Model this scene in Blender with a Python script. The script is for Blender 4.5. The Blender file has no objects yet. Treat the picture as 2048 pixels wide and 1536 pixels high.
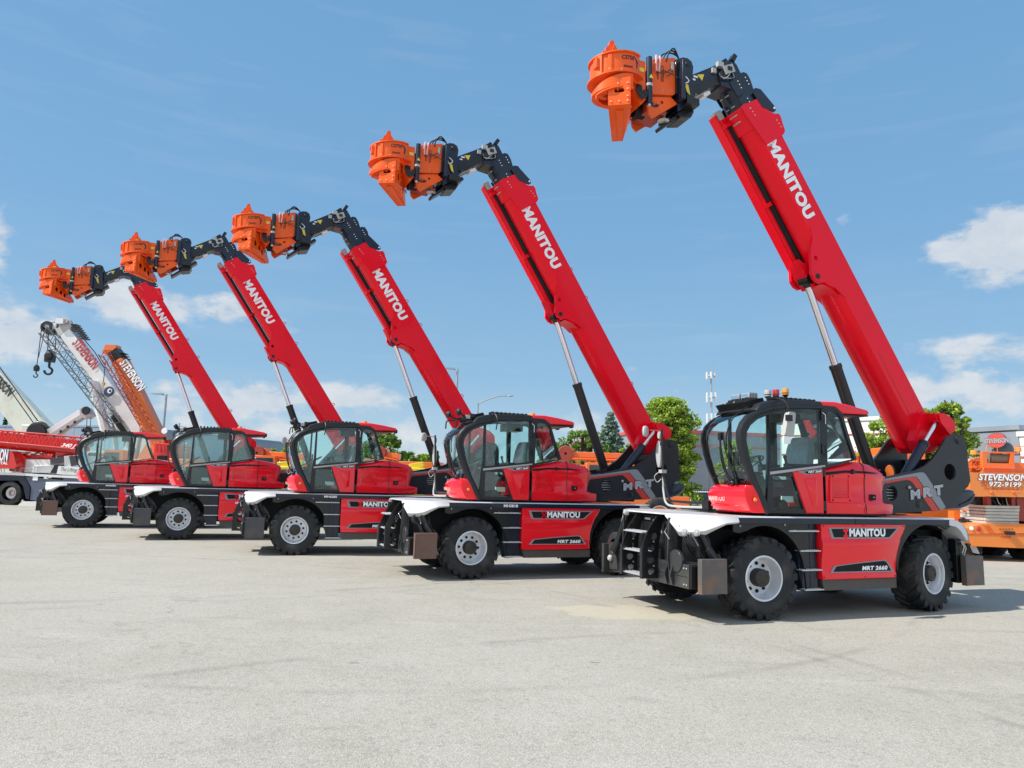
import bpy, bmesh, math, random
from math import sin, cos, pi, radians, sqrt, atan2
from mathutils import Vector, Matrix
from mathutils.geometry import tessellate_polygon

S = bpy.context.scene
COL = S.collection

# ------------------------------------------------------------------ camera
FPX, PITCH, ROLL, CH = 1437.41, 0.13782, 0.02783, 1.8214
_fw = Vector((0, cos(PITCH), sin(PITCH))); _rt = Vector((1, 0, 0)); _up = _rt.cross(_fw)
CR = cos(ROLL) * _rt + sin(ROLL) * _up
CU = -sin(ROLL) * _rt + cos(ROLL) * _up
cam_d = bpy.data.cameras.new('camera')
cam = bpy.data.objects.new('camera', cam_d); COL.objects.link(cam)
cam_d.sensor_fit = 'HORIZONTAL'; cam_d.sensor_width = 36; cam_d.lens = 36 * FPX / 2048
cam_d.clip_start = 0.1; cam_d.clip_end = 5000
cam.matrix_world = Matrix(((CR.x, CU.x, -_fw.x, 0), (CR.y, CU.y, -_fw.y, 0), (CR.z, CU.z, -_fw.z, CH), (0, 0, 0, 1)))
S.camera = cam

def at(px, py, Y):
    """a pixel of the 2048 x 1536 photograph, as a point Y metres ahead"""
    d = _fw + CR * (px - 1024) / FPX - CU * (py - 768) / FPX
    return Vector((0, 0, CH)) + d * (Y / d.y)

# ------------------------------------------------------------------ light
SUNV = Vector((-0.84, -0.235, 1.0)).normalized()
elev = math.asin(SUNV.z); azim = atan2(SUNV.x, SUNV.y)
sd = bpy.data.lights.new('sun', 'SUN'); sd.energy = 4.7; sd.angle = radians(0.53); sd.color = (1.0, 0.95, 0.87)
sun = bpy.data.objects.new('sun', sd); COL.objects.link(sun); sun.location = (-20, -10, 40)
sun.rotation_euler = (-SUNV).to_track_quat('-Z', 'Y').to_euler()

W = bpy.data.worlds.new('World'); S.world = W; W.use_nodes = True
def build_world():
    nt = W.node_tree; N = nt.nodes; L = nt.links; N.clear()
    out = N.new('ShaderNodeOutputWorld'); bg = N.new('ShaderNodeBackground')
    bg.inputs[1].default_value = 0.13; L.new(bg.outputs[0], out.inputs[0])
    sky = N.new('ShaderNodeTexSky'); sky.sky_type = 'NISHITA'; sky.sun_disc = False
    sky.sun_elevation = elev; sky.sun_rotation = azim; sky.air_density = 1.0; sky.dust_density = 0.6; sky.ozone_density = 1.6
    def M(op, a, b=None, c=None, clamp=False):
        n = N.new('ShaderNodeMath'); n.operation = op; n.use_clamp = clamp
        for i, v in enumerate((a, b, c)):
            if v is None: continue
            if isinstance(v, (int, float)): n.inputs[i].default_value = v
            else: L.new(v, n.inputs[i])
        return n.outputs[0]
    tc = N.new('ShaderNodeTexCoord'); sp = N.new('ShaderNodeSeparateXYZ'); L.new(tc.outputs['Generated'], sp.inputs[0])
    az = M('ARCTAN2', sp.outputs[0], sp.outputs[1]); el = M('ARCSINE', sp.outputs[2])
    cb = N.new('ShaderNodeCombineXYZ'); L.new(M('MULTIPLY', az, 1.0), cb.inputs[0]); L.new(M('MULTIPLY', el, 1.7), cb.inputs[1])
    def noise(scale, det, rough, off=0.0):
        m = N.new('ShaderNodeMapping'); L.new(cb.outputs[0], m.inputs[0]); m.inputs['Location'].default_value = (off, off * .7, off * .3)
        n = N.new('ShaderNodeTexNoise'); n.inputs['Scale'].default_value = scale; n.inputs['Detail'].default_value = det
        n.inputs['Roughness'].default_value = rough; L.new(m.outputs[0], n.inputs['Vector']); return n.outputs[0]
    n1 = noise(17, 8, .6); n2 = noise(34, 6, .6, 3.1); n3 = noise(5.0, 6, .62, 9.0)
    ms = N.new('ShaderNodeMapping'); ms.inputs['Rotation'].default_value = (0, 0, .35); ms.inputs['Scale'].default_value = (2.0, 11.0, 1); L.new(cb.outputs[0], ms.inputs[0]); nc = N.new('ShaderNodeTexNoise'); nc.inputs['Scale'].default_value = 2.2; nc.inputs['Detail'].default_value = 8; nc.inputs['Distortion'].default_value = .5; L.new(ms.outputs[0], nc.inputs['Vector']); cir = nc.outputs[0]
    # clouds of the day: pixel centre in the photograph, half sizes in pixels, density
    CL = [(2020, 488, 100, 66, 1.4), (1880, 505, 42, 15, .75), (250, 602, 80, 34, 1.15), (330, 640, 50, 30, .45), (455, 622, 60, 24, 1.0), (585, 655, 30, 22, .35),
          (10, 660, 110, 50, 1.0), (-10, 480, 40, 70, .8), (90, 680, 60, 20, .6), (350, 785, 55, 26, .7), (490, 800, 52, 30, 1.1), (365, 838, 50, 22, .55),
          (700, 792, 95, 20, 1.1), (560, 800, 34, 18, .5), (640, 850, 90, 18, .6), (830, 862, 50, 26, .62), (800, 905, 120, 14, .6), (560, 868, 60, 14, .5), (450, 890, 70, 12, .5),
          (60, 812, 80, 18, .5), (1190, 862, 80, 26, .5), (1010, 850, 50, 16, .4), (1375, 780, 50, 18, .35), (1260, 745, 26, 22, .3), (900, 700, 60, 40, .12), (1050, 85, 50, 16, .2), (790, 640, 40, 10, .3), (1690, 435, 24, 18, .33), (1200, 830, 60, 30, .3),
          (1950, 690, 160, 20, .5), (1960, 740, 170, 42, .42), (1900, 800, 200, 45, .42), (2000, 830, 160, 40, .45), (1780, 770, 60, 20, .2), (110, 770, 40, 8, .3)]
    tot = None
    for px, py, w, h, s in CL:
        d = (at(px, py, 100.0) - Vector((0, 0, CH))).normalized()
        a0 = atan2(d.x, d.y); e0 = math.asin(d.z); k = cos(a0)
        aw = w / FPX * k * k + .004; eh = h / FPX * k + .003
        u = M('MULTIPLY', M('SUBTRACT', az, a0), 1 / aw); v = M('MULTIPLY', M('SUBTRACT', el, e0), 1 / eh)
        q = M('ADD', M('MULTIPLY', u, u), M('MULTIPLY', v, v))
        g = M('MULTIPLY', M('EXPONENT', M('MULTIPLY', q, -.8)), s)
        tot = g if tot is None else M('ADD', tot, g)
    det = M('ADD', M('MULTIPLY', M('SUBTRACT', n1, .5), 3.0), M('MULTIPLY', M('SUBTRACT', n2, .5), 1.8))
    x = M('MULTIPLY', M('SUBTRACT', M('MULTIPLY', tot, M('ADD', 1.0, det)), .33), 2.3, clamp=True)
    wisps = M('MULTIPLY', M('SUBTRACT', M('ADD', M('MULTIPLY', cir, .6), M('MULTIPLY', n3, .45)), .54), 1.5, clamp=True)
    x = M('ADD', M('MULTIPLY', x, .82), M('MULTIPLY', wisps, .35), clamp=True)
    # clear air by height above the horizon, laid over the physical sky
    cr0 = N.new('ShaderNodeValToRGB'); e = cr0.color_ramp.elements
    for i, (p, c) in enumerate(((0.0, (.52, .66, .78)), (.045, (.42, .60, .76)), (.14, (.275, .495, .72)), (.34, (.20, .43, .705)), (1.0, (.13, .34, .63)))):
        q = e[i] if i < 2 else e.new(p)
        if i == 1: q.position = p
        q.position = p; q.color = c + (1,)
    L.new(M('MULTIPLY', el, 1.0), cr0.inputs[0])
    sc = N.new('ShaderNodeVectorMath'); sc.operation = 'SCALE'; sc.inputs['Scale'].default_value = 6.0; L.new(cr0.outputs[0], sc.inputs[0])
    m0 = N.new('ShaderNodeMix'); m0.data_type = 'RGBA'; m0.inputs[0].default_value = .85; L.new(sky.outputs[0], m0.inputs[6]); L.new(sc.outputs[0], m0.inputs[7])
    # unseen broken cumulus, added behind the camera as fill for the shaded sides
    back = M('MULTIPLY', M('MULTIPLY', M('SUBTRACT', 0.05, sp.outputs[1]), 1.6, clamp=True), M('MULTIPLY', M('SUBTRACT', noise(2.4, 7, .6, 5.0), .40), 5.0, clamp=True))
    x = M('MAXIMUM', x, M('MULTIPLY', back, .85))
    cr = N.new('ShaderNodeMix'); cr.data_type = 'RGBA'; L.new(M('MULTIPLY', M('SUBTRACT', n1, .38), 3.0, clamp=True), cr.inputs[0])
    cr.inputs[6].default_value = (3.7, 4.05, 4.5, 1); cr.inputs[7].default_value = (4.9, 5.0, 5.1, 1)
    bk = N.new('ShaderNodeMix'); bk.data_type = 'RGBA'; L.new(M('MULTIPLY', sp.outputs[1], -4.0, clamp=True), bk.inputs[0]); L.new(cr.outputs[2], bk.inputs[6]); bk.inputs[7].default_value = (9.0, 9.1, 9.3, 1)   # added clouds behind are made brighter for more fill
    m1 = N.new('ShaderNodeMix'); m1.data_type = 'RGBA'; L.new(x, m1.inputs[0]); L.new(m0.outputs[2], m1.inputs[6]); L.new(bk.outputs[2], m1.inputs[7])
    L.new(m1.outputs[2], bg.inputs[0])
build_world()
S.view_settings.view_transform = 'Standard'; S.view_settings.look = 'None'; S.view_settings.exposure = 0.35; S.view_settings.gamma = 1.0
S.cycles.max_bounces = 8; S.cycles.transparent_max_bounces = 24; S.cycles.use_denoising = True

# ------------------------------------------------------------------ materials
def mat(name, col, rough=.5, metal=0.0, coat=0.0, var=.12, scale=3.0, bump=0.0, bscale=60.0, spec=.5, dirt=None, dscale=1.5, damt=.3, rvar=.15, coord='Object'):
    m = bpy.data.materials.new(name); m.use_nodes = True; nt = m.node_tree; N = nt.nodes; L = nt.links
    b = N['Principled BSDF']; b.inputs['Metallic'].default_value = metal
    b.inputs['Coat Weight'].default_value = coat; b.inputs['Coat Roughness'].default_value = .06; b.inputs['Specular IOR Level'].default_value = spec
    tc = N.new('ShaderNodeTexCoord'); co = tc.outputs[coord]
    def nz(s, d=5):
        n = N.new('ShaderNodeTexNoise'); n.inputs['Scale'].default_value = s; n.inputs['Detail'].default_value = d; L.new(co, n.inputs['Vector']); return n.outputs[0]
    a = nz(scale)
    mx = N.new('ShaderNodeMix'); mx.data_type = 'RGBA'; L.new(a, mx.inputs[0])
    mx.inputs[6].default_value = tuple(c * (1 - var) for c in col) + (1,); mx.inputs[7].default_value = tuple(min(1, c * (1 + var)) for c in col) + (1,)
    o = mx.outputs[2]
    if dirt:
        r = N.new('ShaderNodeMapRange'); r.inputs[1].default_value = .5; r.inputs[2].default_value = .72; L.new(nz(dscale, 9), r.inputs[0])
        r.inputs[4].default_value = damt
        m2 = N.new('ShaderNodeMix'); m2.data_type = 'RGBA'; L.new(r.outputs[0], m2.inputs[0]); L.new(o, m2.inputs[6]); m2.inputs[7].default_value = tuple(dirt) + (1,); o = m2.outputs[2]
    L.new(o, b.inputs['Base Color'])
    rr = N.new('ShaderNodeMapRange'); L.new(nz(scale * 2.3), rr.inputs[0]); rr.inputs[3].default_value = max(.02, rough - rvar * .5); rr.inputs[4].default_value = min(1, rough + rvar * .5)
    L.new(rr.outputs[0], b.inputs['Roughness'])
    if bump:
        bp = N.new('ShaderNodeBump'); bp.inputs['Strength'].default_value = bump; bp.inputs['Distance'].default_value = .01; L.new(nz(bscale, 3), bp.inputs['Height']); L.new(bp.outputs[0], b.inputs['Normal'])
    return m

RED0 = mat('red_body_paint', (.90, .010, .022), .22, 0, .7, .05, 2, dirt=(.62, .03, .03), damt=.12, spec=.35, rvar=.06)
RED1 = mat('red_boom_paint', (.90, .004, .018), .33, 0, .12, .06, 2, dirt=(.60, .02, .03), damt=.22, spec=.5, rvar=.12)
for _m in (RED1,): _m.node_tree.nodes['Principled BSDF'].inputs['Specular Tint'].default_value = (1, .35, .42, 1)
RED0.node_tree.nodes['Principled BSDF'].inputs['Specular Tint'].default_value = (1, .5, .55, 1)
RED = RED0
RED2 = mat('red_crane_paint', (.66, .018, .012), .34, 0, .5, .1, 1.2, dirt=(.35, .06, .05), damt=.25)
ORG = mat('orange_paint', (.92, .112, .010), .36, 0, .15, .08, 3, dirt=(.42, .10, .03), dscale=3.5, damt=.4)
ORG.node_tree.nodes['Principled BSDF'].inputs['Specular Tint'].default_value = (1, .6, .45, 1)
ORG2 = mat('orange_crane_paint', (.80, .16, .018), .4, 0, .4, .08, 1.5, dirt=(.35, .14, .06), damt=.3)
NAVY = mat('blue_black_paint', (.006, .013, .030), .34, 0, .25, .15, 3, dirt=(.03, .04, .06), damt=.2, spec=.4)
BLK = mat('black_paint', (.007, .0075, .009), .38, 0, .2, .2, 4, dirt=(.035, .034, .03), damt=.25, spec=.4)
BLKM = mat('matt_black', (.006, .0063, .007), .65, 0, 0, .3, 5, dirt=(.025, .023, .02), damt=.3, spec=.3)
GRYP = mat('charcoal_plate', (.016, .018, .022), .42, 0, .15, .08, 3, dirt=(.05, .05, .05), damt=.12, spec=.4)
DUST = mat('dusty_black_steel', (.038, .038, .040), .36, .2, .2, .2, 4, dirt=(.12, .115, .10), damt=.5)
SILL = mat('brown_grey_steel', (.085, .078, .072), .45, .3, 0, .12, 4)
PAD = mat('worn_steel_pad', (.135, .12, .115), .5, .35, 0, .3, 4, .25, 40, dirt=(.30, .13, .06), dscale=3.5, damt=.8)
PADR = mat('rusty_steel_pad', (.17, .095, .075), .6, .15, 0, .3, 5, .25, 40, dirt=(.12, .07, .055), dscale=4, damt=.8)
PADG = mat('dark_steel_pad', (.07, .072, .08), .5, .3, 0, .2, 5, .2, 40, dirt=(.2, .12, .06), dscale=3, damt=.4)
SILV = mat('silver_cover', (.66, .665, .68), .36, .05, .35, .07, 2.5, dirt=(.42, .42, .41), damt=.4)
TREAD = mat('galvanised_tread', (.62, .62, .63), .42, .6, 0, .12, 30)
CHRM = mat('chromed_rod', (.75, .75, .78), .14, 1, 0, .04, 6)
RIMM = mat('silver_rim', (.72, .74, .78), .32, .35, .2, .06, 8, dirt=(.35, .33, .3), damt=.25)
HUBM = mat('hub_brown_black', (.028, .024, .020), .45, .1, .1, .2, 8)
TYRE = mat('tyre_rubber', (.010, .0115, .014), .66, 0, 0, .35, 7, .35, 70, dirt=(.075, .07, .062), dscale=4, damt=.6)
STRG = mat('grey_stripe', (.26, .27, .30), .45, 0, 0, .04)
STRR = mat('red_stripe', (.62, .05, .035), .4, 0, 0, .04)
LETW = mat('white_lettering', (.90, .91, .92), .4, 0, 0, .03)
LETB = mat('black_lettering', (.02, .02, .022), .5, 0, 0, .05)
LETR = mat('red_lettering', (.42, .015, .02), .45, 0, 0, .05)
LETG = mat('grey_lettering', (.42, .43, .45), .4, 0, 0, .05)
LETN = mat('navy_lettering', (.04, .06, .13), .5, 0, 0, .05)
PALER = mat('pale_red_sticker', (.75, .42, .38), .5, 0, 0, .3, 40)
YEL = mat('yellow_sticker', (.80, .62, .06), .5, 0, 0, .05)
AMB = mat('amber_lens', (.85, .30, .02), .15, 0, .8, .1)
REDL = mat('red_lens', (.5, .015, .02), .15, 0, .8, .1)
PLAS = mat('grey_plastic', (.42, .42, .41), .5, 0, .1, .08)
PLASD = mat('dark_plastic', (.012, .014, .017), .42, 0, .15, .2, spec=.4)
SEATM = mat('seat_in_plastic_film', (.42, .45, .46), .22, 0, .8, .35, 14, .5, 18)
HOSE = mat('rubber_hose', (.012, .012, .013), .35, 0, .2, .2)
MIRR = mat('mirror_glass', (.75, .78, .8), .05, 1, 0, .02)
WHT = mat('white_paint', (.74, .74, .72), .4, 0, .3, .06, 1.2, dirt=(.45, .42, .36), damt=.25)
CREAM = mat('cream_paint', (.66, .67, .58), .42, 0, .3, .07, 1, dirt=(.4, .38, .3), damt=.3)
SLATE = mat('slate_blue_paint', (.085, .105, .16), .38, 0, .4, .1, 1, dirt=(.05, .06, .08), damt=.3)
GALV = mat('galvanised_pole', (.36, .38, .40), .5, .5, 0, .08)
WOOD = mat('timber_mat', (.52, .50, .45), .8, 0, 0, .25, 6, .3, 30)
ROPE = mat('wire_rope', (.30, .26, .19), .55, .4, 0, .3, 30, .6, 90)
CABLE = mat('hoist_cable', (.03, .032, .035), .5, .3, 0, .1)
REDDK = mat('dark_red_steel', (.34, .05, .03), .5, 0, .1, .15)

def glass_mat(name, tint, refl=.10):
    m = bpy.data.materials.new(name); m.use_nodes = True; N = m.node_tree.nodes; L = m.node_tree.links; N.clear()
    o = N.new('ShaderNodeOutputMaterial'); t = N.new('ShaderNodeBsdfTransparent'); t.inputs[0].default_value = tint + (1,)
    g = N.new('ShaderNodeBsdfGlossy'); g.inputs['Roughness'].default_value = .02; g.inputs[0].default_value = (.95, 1, 1, 1)
    f = N.new('ShaderNodeFresnel'); f.inputs[0].default_value = 1.52
    a = N.new('ShaderNodeMath'); a.operation = 'MULTIPLY_ADD'; a.inputs[1].default_value = 1.0; a.inputs[2].default_value = refl; L.new(f.outputs[0], a.inputs[0])
    nz = N.new('ShaderNodeTexNoise'); nz.inputs['Scale'].default_value = 1.6; tc = N.new('ShaderNodeTexCoord'); L.new(tc.outputs['Object'], nz.inputs['Vector'])
    bp = N.new('ShaderNodeBump'); bp.inputs['Strength'].default_value = .06; bp.inputs['Distance'].default_value = .05; L.new(nz.outputs[0], bp.inputs['Height']); L.new(bp.outputs[0], g.inputs['Normal'])
    mx = N.new('ShaderNodeMixShader'); L.new(a.outputs[0], mx.inputs[0]); L.new(t.outputs[0], mx.inputs[1]); L.new(g.outputs[0], mx.inputs[2]); L.new(mx.outputs[0], o.inputs[0])
    return m
GLS = glass_mat('green_cab_glass', (.84, .97, .945), .0)
GLSC = glass_mat('clear_cab_glass', (.96, .99, .985), .0)
GLSD = glass_mat('dark_glass', (.28, .40, .40), .08)

# ------------------------------------------------------------------ mesh collecting
class G:
    def __init__(s): s.v = []; s.f = []; s.m = []; s.mats = []
    def mi(s, m):
        if m not in s.mats: s.mats.append(m)
        return s.mats.index(m)
    def add(s, vs, fs, m):
        k = len(s.v); s.v += [tuple(v) for v in vs]; i = s.mi(m)
        for f in fs: s.f.append([a + k for a in f]); s.m.append(i)
        return s
    def box(s, x0, x1, y0, y1, z0, z1, m, M=None):
        vs = [Vector((x, y, z)) for x in (x0, x1) for y in (y0, y1) for z in (z0, z1)]
        if M is not None: vs = [M @ v for v in vs]
        return s.add(vs, [(0, 1, 3, 2), (4, 6, 7, 5), (0, 4, 5, 1), (2, 3, 7, 6), (0, 2, 6, 4), (1, 5, 7, 3)], m)
    def plate(s, outer, holes, y0, y1, m, fn=None, side=None):
        """polygon in (x,z) with holes, thick from y0 to y1; fn maps (x,y,z)"""
        fn = fn or (lambda x, y, z: (x, y, z)); loops = [outer] + list(holes)
        flat = [p for l in loops for p in l]
        tris = tessellate_polygon([[Vector((p[0], p[1], 0)) for p in l] for l in loops])
        n = len(flat); vs = [fn(p[0], y0, p[1]) for p in flat] + [fn(p[0], y1, p[1]) for p in flat]
        fs = []
        for t in tris:
            a, b, c = [Vector((*flat[i], 0)) for i in t]
            if (b - a).cross(c - a).z < 0: t = (t[0], t[2], t[1])
            fs.append(tuple(t)); fs.append(tuple(i + n for i in reversed(t)))
        s.add(vs, fs, m); fs = []; k = 0
        for l in loops:
            q = len(l)
            for i in range(q): j = (i + 1) % q; fs.append((k + i, k + i + n, k + j + n, k + j))
            k += q
        return s.add(vs, fs, side or m)
    def loft(s, secs, m, closed=True, caps=True):
        q = len(secs[0]); vs = [p for c in secs for p in c]; fs = []
        for i in range(len(secs) - 1):
            for j in range(q if closed else q - 1):
                k = (j + 1) % q; fs.append((i * q + j, i * q + k, (i + 1) * q + k, (i + 1) * q + j))
        if caps: fs.append(tuple(reversed(range(q)))); fs.append(tuple((len(secs) - 1) * q + j for j in range(q)))
        return s.add(vs, fs, m)
    def cyl(s, p0, p1, r0, m, r1=None, n=14, caps=True):
        p0 = Vector(p0); p1 = Vector(p1); r1 = r0 if r1 is None else r1
        d = (p1 - p0).normalized(); a = d.orthogonal().normalized(); b = d.cross(a)
        c = [[p + (a * cos(2 * pi * i / n) + b * sin(2 * pi * i / n)) * r for i in range(n)] for p, r in ((p0, r0), (p1, r1))]
        return s.loft(c, m, True, caps)
    def tube(s, pts, r, m, n=8, sm=0):
        pts = [Vector(p) for p in pts]
        if sm:
            o = []
            for i in range(len(pts) - 1):
                p0 = pts[max(i - 1, 0)]; p1 = pts[i]; p2 = pts[i + 1]; p3 = pts[min(i + 2, len(pts) - 1)]
                for k in range(sm):
                    t = k / sm; o.append(.5 * ((2 * p1) + (p2 - p0) * t + (2 * p0 - 5 * p1 + 4 * p2 - p3) * t * t + (3 * p1 - p0 - 3 * p2 + p3) * t ** 3))
            o.append(pts[-1]); pts = o
        secs = []; a = None
        for i, p in enumerate(pts):
            d = (pts[min(i + 1, len(pts) - 1)] - pts[max(i - 1, 0)]).normalized()
            a = d.orthogonal().normalized() if a is None else (a - d * a.dot(d)).normalized()
            b = d.cross(a); secs.append([p + (a * cos(2 * pi * j / n) + b * sin(2 * pi * j / n)) * r for j in range(n)])
        return s.loft(secs, m)
    def lathe(s, prof, m, c=(0, 0, 0), ax='Y', n=40, mats=None):
        """profile of (radius, offset) turned round an axis"""
        def P(r, h, t):
            if ax == 'Y': return (c[0] + r * cos(t), c[1] + h, c[2] + r * sin(t))
            if ax == 'X': return (c[0] + h, c[1] + r * cos(t), c[2] + r * sin(t))
            return (c[0] + r * cos(t), c[1] + r * sin(t), c[2] + h)
        q = len(prof); vs = [P(r, h, 2 * pi * i / n) for i in range(n) for r, h in prof]
        for j in range(q - 1):
            fs = [(i * q + j, i * q + j + 1, ((i + 1) % n) * q + j + 1, ((i + 1) % n) * q + j) for i in range(n)]
            s.add(vs if j == 0 else [], [], m)
            if j == 0: base = len(s.v) - len(vs)
            i_ = s.mi(mats[j] if mats else m)
            for f in fs: s.f.append([a + base for a in f]); s.m.append(i_)
        return s
    def ball(s, c, r, m, sq=(1, 1, 1), n=12):
        return s.lathe([(r * sin(pi * k / n) * 1.0 + 1e-4, -r * cos(pi * k / n)) for k in range(n + 1)], m, (0, 0, 0), 'Z', n * 2)._last(n * 2 * (n + 1), c, sq)
    def _last(s, k, c, sq):
        for i in range(len(s.v) - k, len(s.v)):
            v = s.v[i]; s.v[i] = (c[0] + v[0] * sq[0], c[1] + v[1] * sq[1], c[2] + v[2] * sq[2])
        return s
    def tf(s, M, start=0):
        for i in range(start, len(s.v)): s.v[i] = tuple(M @ Vector(s.v[i]))
        return s
    def mesh(s, name, smooth=True, ang=35):
        me = bpy.data.meshes.new(name); me.from_pydata(s.v, [], s.f)
        for m in s.mats: me.materials.append(m)
        me.polygons.foreach_set('material_index', s.m)
        bm = bmesh.new(); bm.from_mesh(me); bmesh.ops.recalc_face_normals(bm, faces=bm.faces); bm.to_mesh(me); bm.free()
        if smooth: me.shade_smooth(); me.set_sharp_from_angle(angle=radians(ang))
        me.update(); return me

CACHE = {}
def link(name, me, parent=None, M=None, bevel=0.0):
    o = bpy.data.objects.new(name, me); COL.objects.link(o)
    if parent is not None: o.parent = parent
    if M is not None: o.matrix_basis = M
    if bevel:
        b = o.modifiers.new('edge', 'BEVEL'); b.width = bevel; b.segments = 2; b.limit_method = 'ANGLE'; b.angle_limit = radians(38)
    return o
def part(key, name, parent, fn, M=None, bevel=0.0, ang=35):
    """a part: its mesh is built once per key and shared by the copies"""
    if key not in CACHE:
        g = G(); fn(g); CACHE[key] = g.mesh(name, ang=ang)
    return link(name, CACHE[key], parent, M, bevel)
def tag(o, label=None, cat=None, group=None, kind=None):
    if label: o['label'] = label
    if cat: o['category'] = cat
    if group: o['group'] = group
    if kind: o['kind'] = kind
    return o
def empty(name, loc, rz=0.0):
    o = bpy.data.objects.new(name, None); COL.objects.link(o); o.location = loc; o.rotation_euler = (0, 0, rz); o.empty_display_size = .5; return o
def circ(cx, cz, rx, rz=None, n=18, rot=0):
    rz = rz or rx; return [(cx + rx * cos(2 * pi * i / n) * cos(rot) - rz * sin(2 * pi * i / n) * sin(rot), cz + rx * cos(2 * pi * i / n) * sin(rot) + rz * sin(2 * pi * i / n) * cos(rot)) for i in range(n)]

TXT = {}
def text_mesh(s, bold=.0, shear=0.0, space=1.0):
    k = (s, bold, shear, space)
    if k in TXT: return TXT[k]
    c = bpy.data.curves.new('t', 'FONT'); c.body = s; c.size = 1; c.offset = bold; c.shear = shear; c.space_character = space; c.resolution_u = 3; c.fill_mode = 'FRONT'
    o = bpy.data.objects.new('t', c); me = bpy.data.meshes.new_from_object(o)
    vs = [v.co.copy() for v in me.vertices]; fs = [tuple(p.vertices) for p in me.polygons]
    x0 = min(v.x for v in vs); x1 = max(v.x for v in vs); y0 = min(v.y for v in vs); y1 = max(v.y for v in vs)
    bpy.data.objects.remove(o); bpy.data.curves.remove(c); bpy.data.meshes.remove(me)
    TXT[k] = ([((v.x - x0) / (x1 - x0), (v.y - y0) / (y1 - y0)) for v in vs], fs); return TXT[k]
def text(g, s, o, ex, ey, w, h, m, bold=.02, shear=0.0, space=1.0):
    """letters filling a w x h box whose lower left corner is o, along ex, upright along ey"""
    vs, fs = text_mesh(s, bold, shear, space); o = Vector(o); ex = Vector(ex).normalized(); ey = Vector(ey).normalized()
    g.add([o + ex * (a * w) + ey * (b * h) for a, b in vs], fs, m)
X_, Y_, Z_ = Vector((1, 0, 0)), Vector((0, 1, 0)), Vector((0, 0, 1))

# ================================================================== the telescopic handlers
# machine axes: x towards the tail, y away from the camera side, z up; metres
BE = Vector((-.556, 0, .831)); BN = Vector((.831, 0, .556))          # along the boom, square to it
def bp_(s, n, y): return BE * s + BN * n + Y_ * y
def bxz(pts): return [((BE * s + BN * n).x, (BE * s + BN * n).z) for s, n in pts]

def g_tyre(g):
    R = .553; hw = .205
    prof = [(.30, -hw + .03), (.33, -hw - .004), (.36, -hw - .012), (.44, -hw - .022), (.50, -hw - .014), (.535, -hw + .012), (R, -hw + .05), (R + .004, 0), (R, hw - .05), (.535, hw - .012), (.50, hw + .014), (.44, hw + .022), (.36, hw + .012), (.30, hw - .03)]
    g.lathe(prof, TYRE, n=64)
    rnd = random.Random(3); n = 21
    for sgn in (-1, 1):
        for i in range(n):
            a0 = 2 * pi * (i + (.5 if sgn > 0 else 0)) / n; secs = []
            for t, (w, top) in ((0, (.042, .566)), (.12, (.050, .578)), (.5, (.044, .586)), (1.0, (.038, .586))):
                y = sgn * (hw + .018 - t * (hw - .015)); a = a0 + .30 * t
                if t == 0: lo = .49
                else: lo = R - .03
                if t == 0.12: y = sgn * (hw + .012)
                secs.append([(r * cos(a + da), y, r * sin(a + da)) for r, da in ((lo, -w / .5), (top, -w * .72 / .58), (top, w * .72 / .58), (lo, w / .5))])
            g.loft(secs, TYRE)
    for i in range(40):
        a = 2 * pi * i / 40; g.box(-.004, .004, -.0, .0, 0, 0, TYRE) if False else None
    g.cyl((0, -hw - .018, 0.0), (0, -hw - .018, 0.0001), .001, TYRE) if False else None
def g_rim(g):
    hw = .205
    g.lathe([(.312, -hw - .012), (.322, -hw - .004), (.312, -hw + .012), (.297, -hw + .02), (.292, -hw + .05), (.276, -hw + .075), (.272, -hw + .15), (.258, -hw + .175), (.15, -hw + .165), (.12, -hw + .155)], RIMM, n=48)
    g.lathe([(.312, -hw - .012), (.296, -hw - .008), (.290, -hw + .02)], RIMM, n=48)
    g.lathe([(.258, -hw + .175), (.30, -hw + .2), (.30, hw - .02)], RIMM, n=32)
    for i in range(10):
        a = 2 * pi * (i + .5) / 10; x, z = .195 * cos(a), .195 * sin(a)
        g.cyl((x, -hw + .172, z), (x, -hw + .158, z), .026, BLKM, n=10); g.cyl((x, -hw + .17, z), (x, -hw + .135, z), .013, BLK, n=6)
def g_hub(g):
    hw = .205
    g.lathe([(.0001, -hw + .01), (.085, -hw + .012), (.118, -hw + .022), (.128, -hw + .04), (.130, -hw + .17)], HUBM, n=28)
    for i in range(3):
        a = 2 * pi * i / 3 + .4; g.cyl((.07 * cos(a), -hw + .02, .07 * sin(a)), (.07 * cos(a), -hw + .004, .07 * sin(a)), .012, HUBM, n=6)

def arc(cx, cz, r, a0, a1, n=14): return [(cx + r * cos(radians(a0 + (a1 - a0) * i / n)), cz + r * sin(radians(a0 + (a1 - a0) * i / n))) for i in range(n + 1)]

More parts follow.
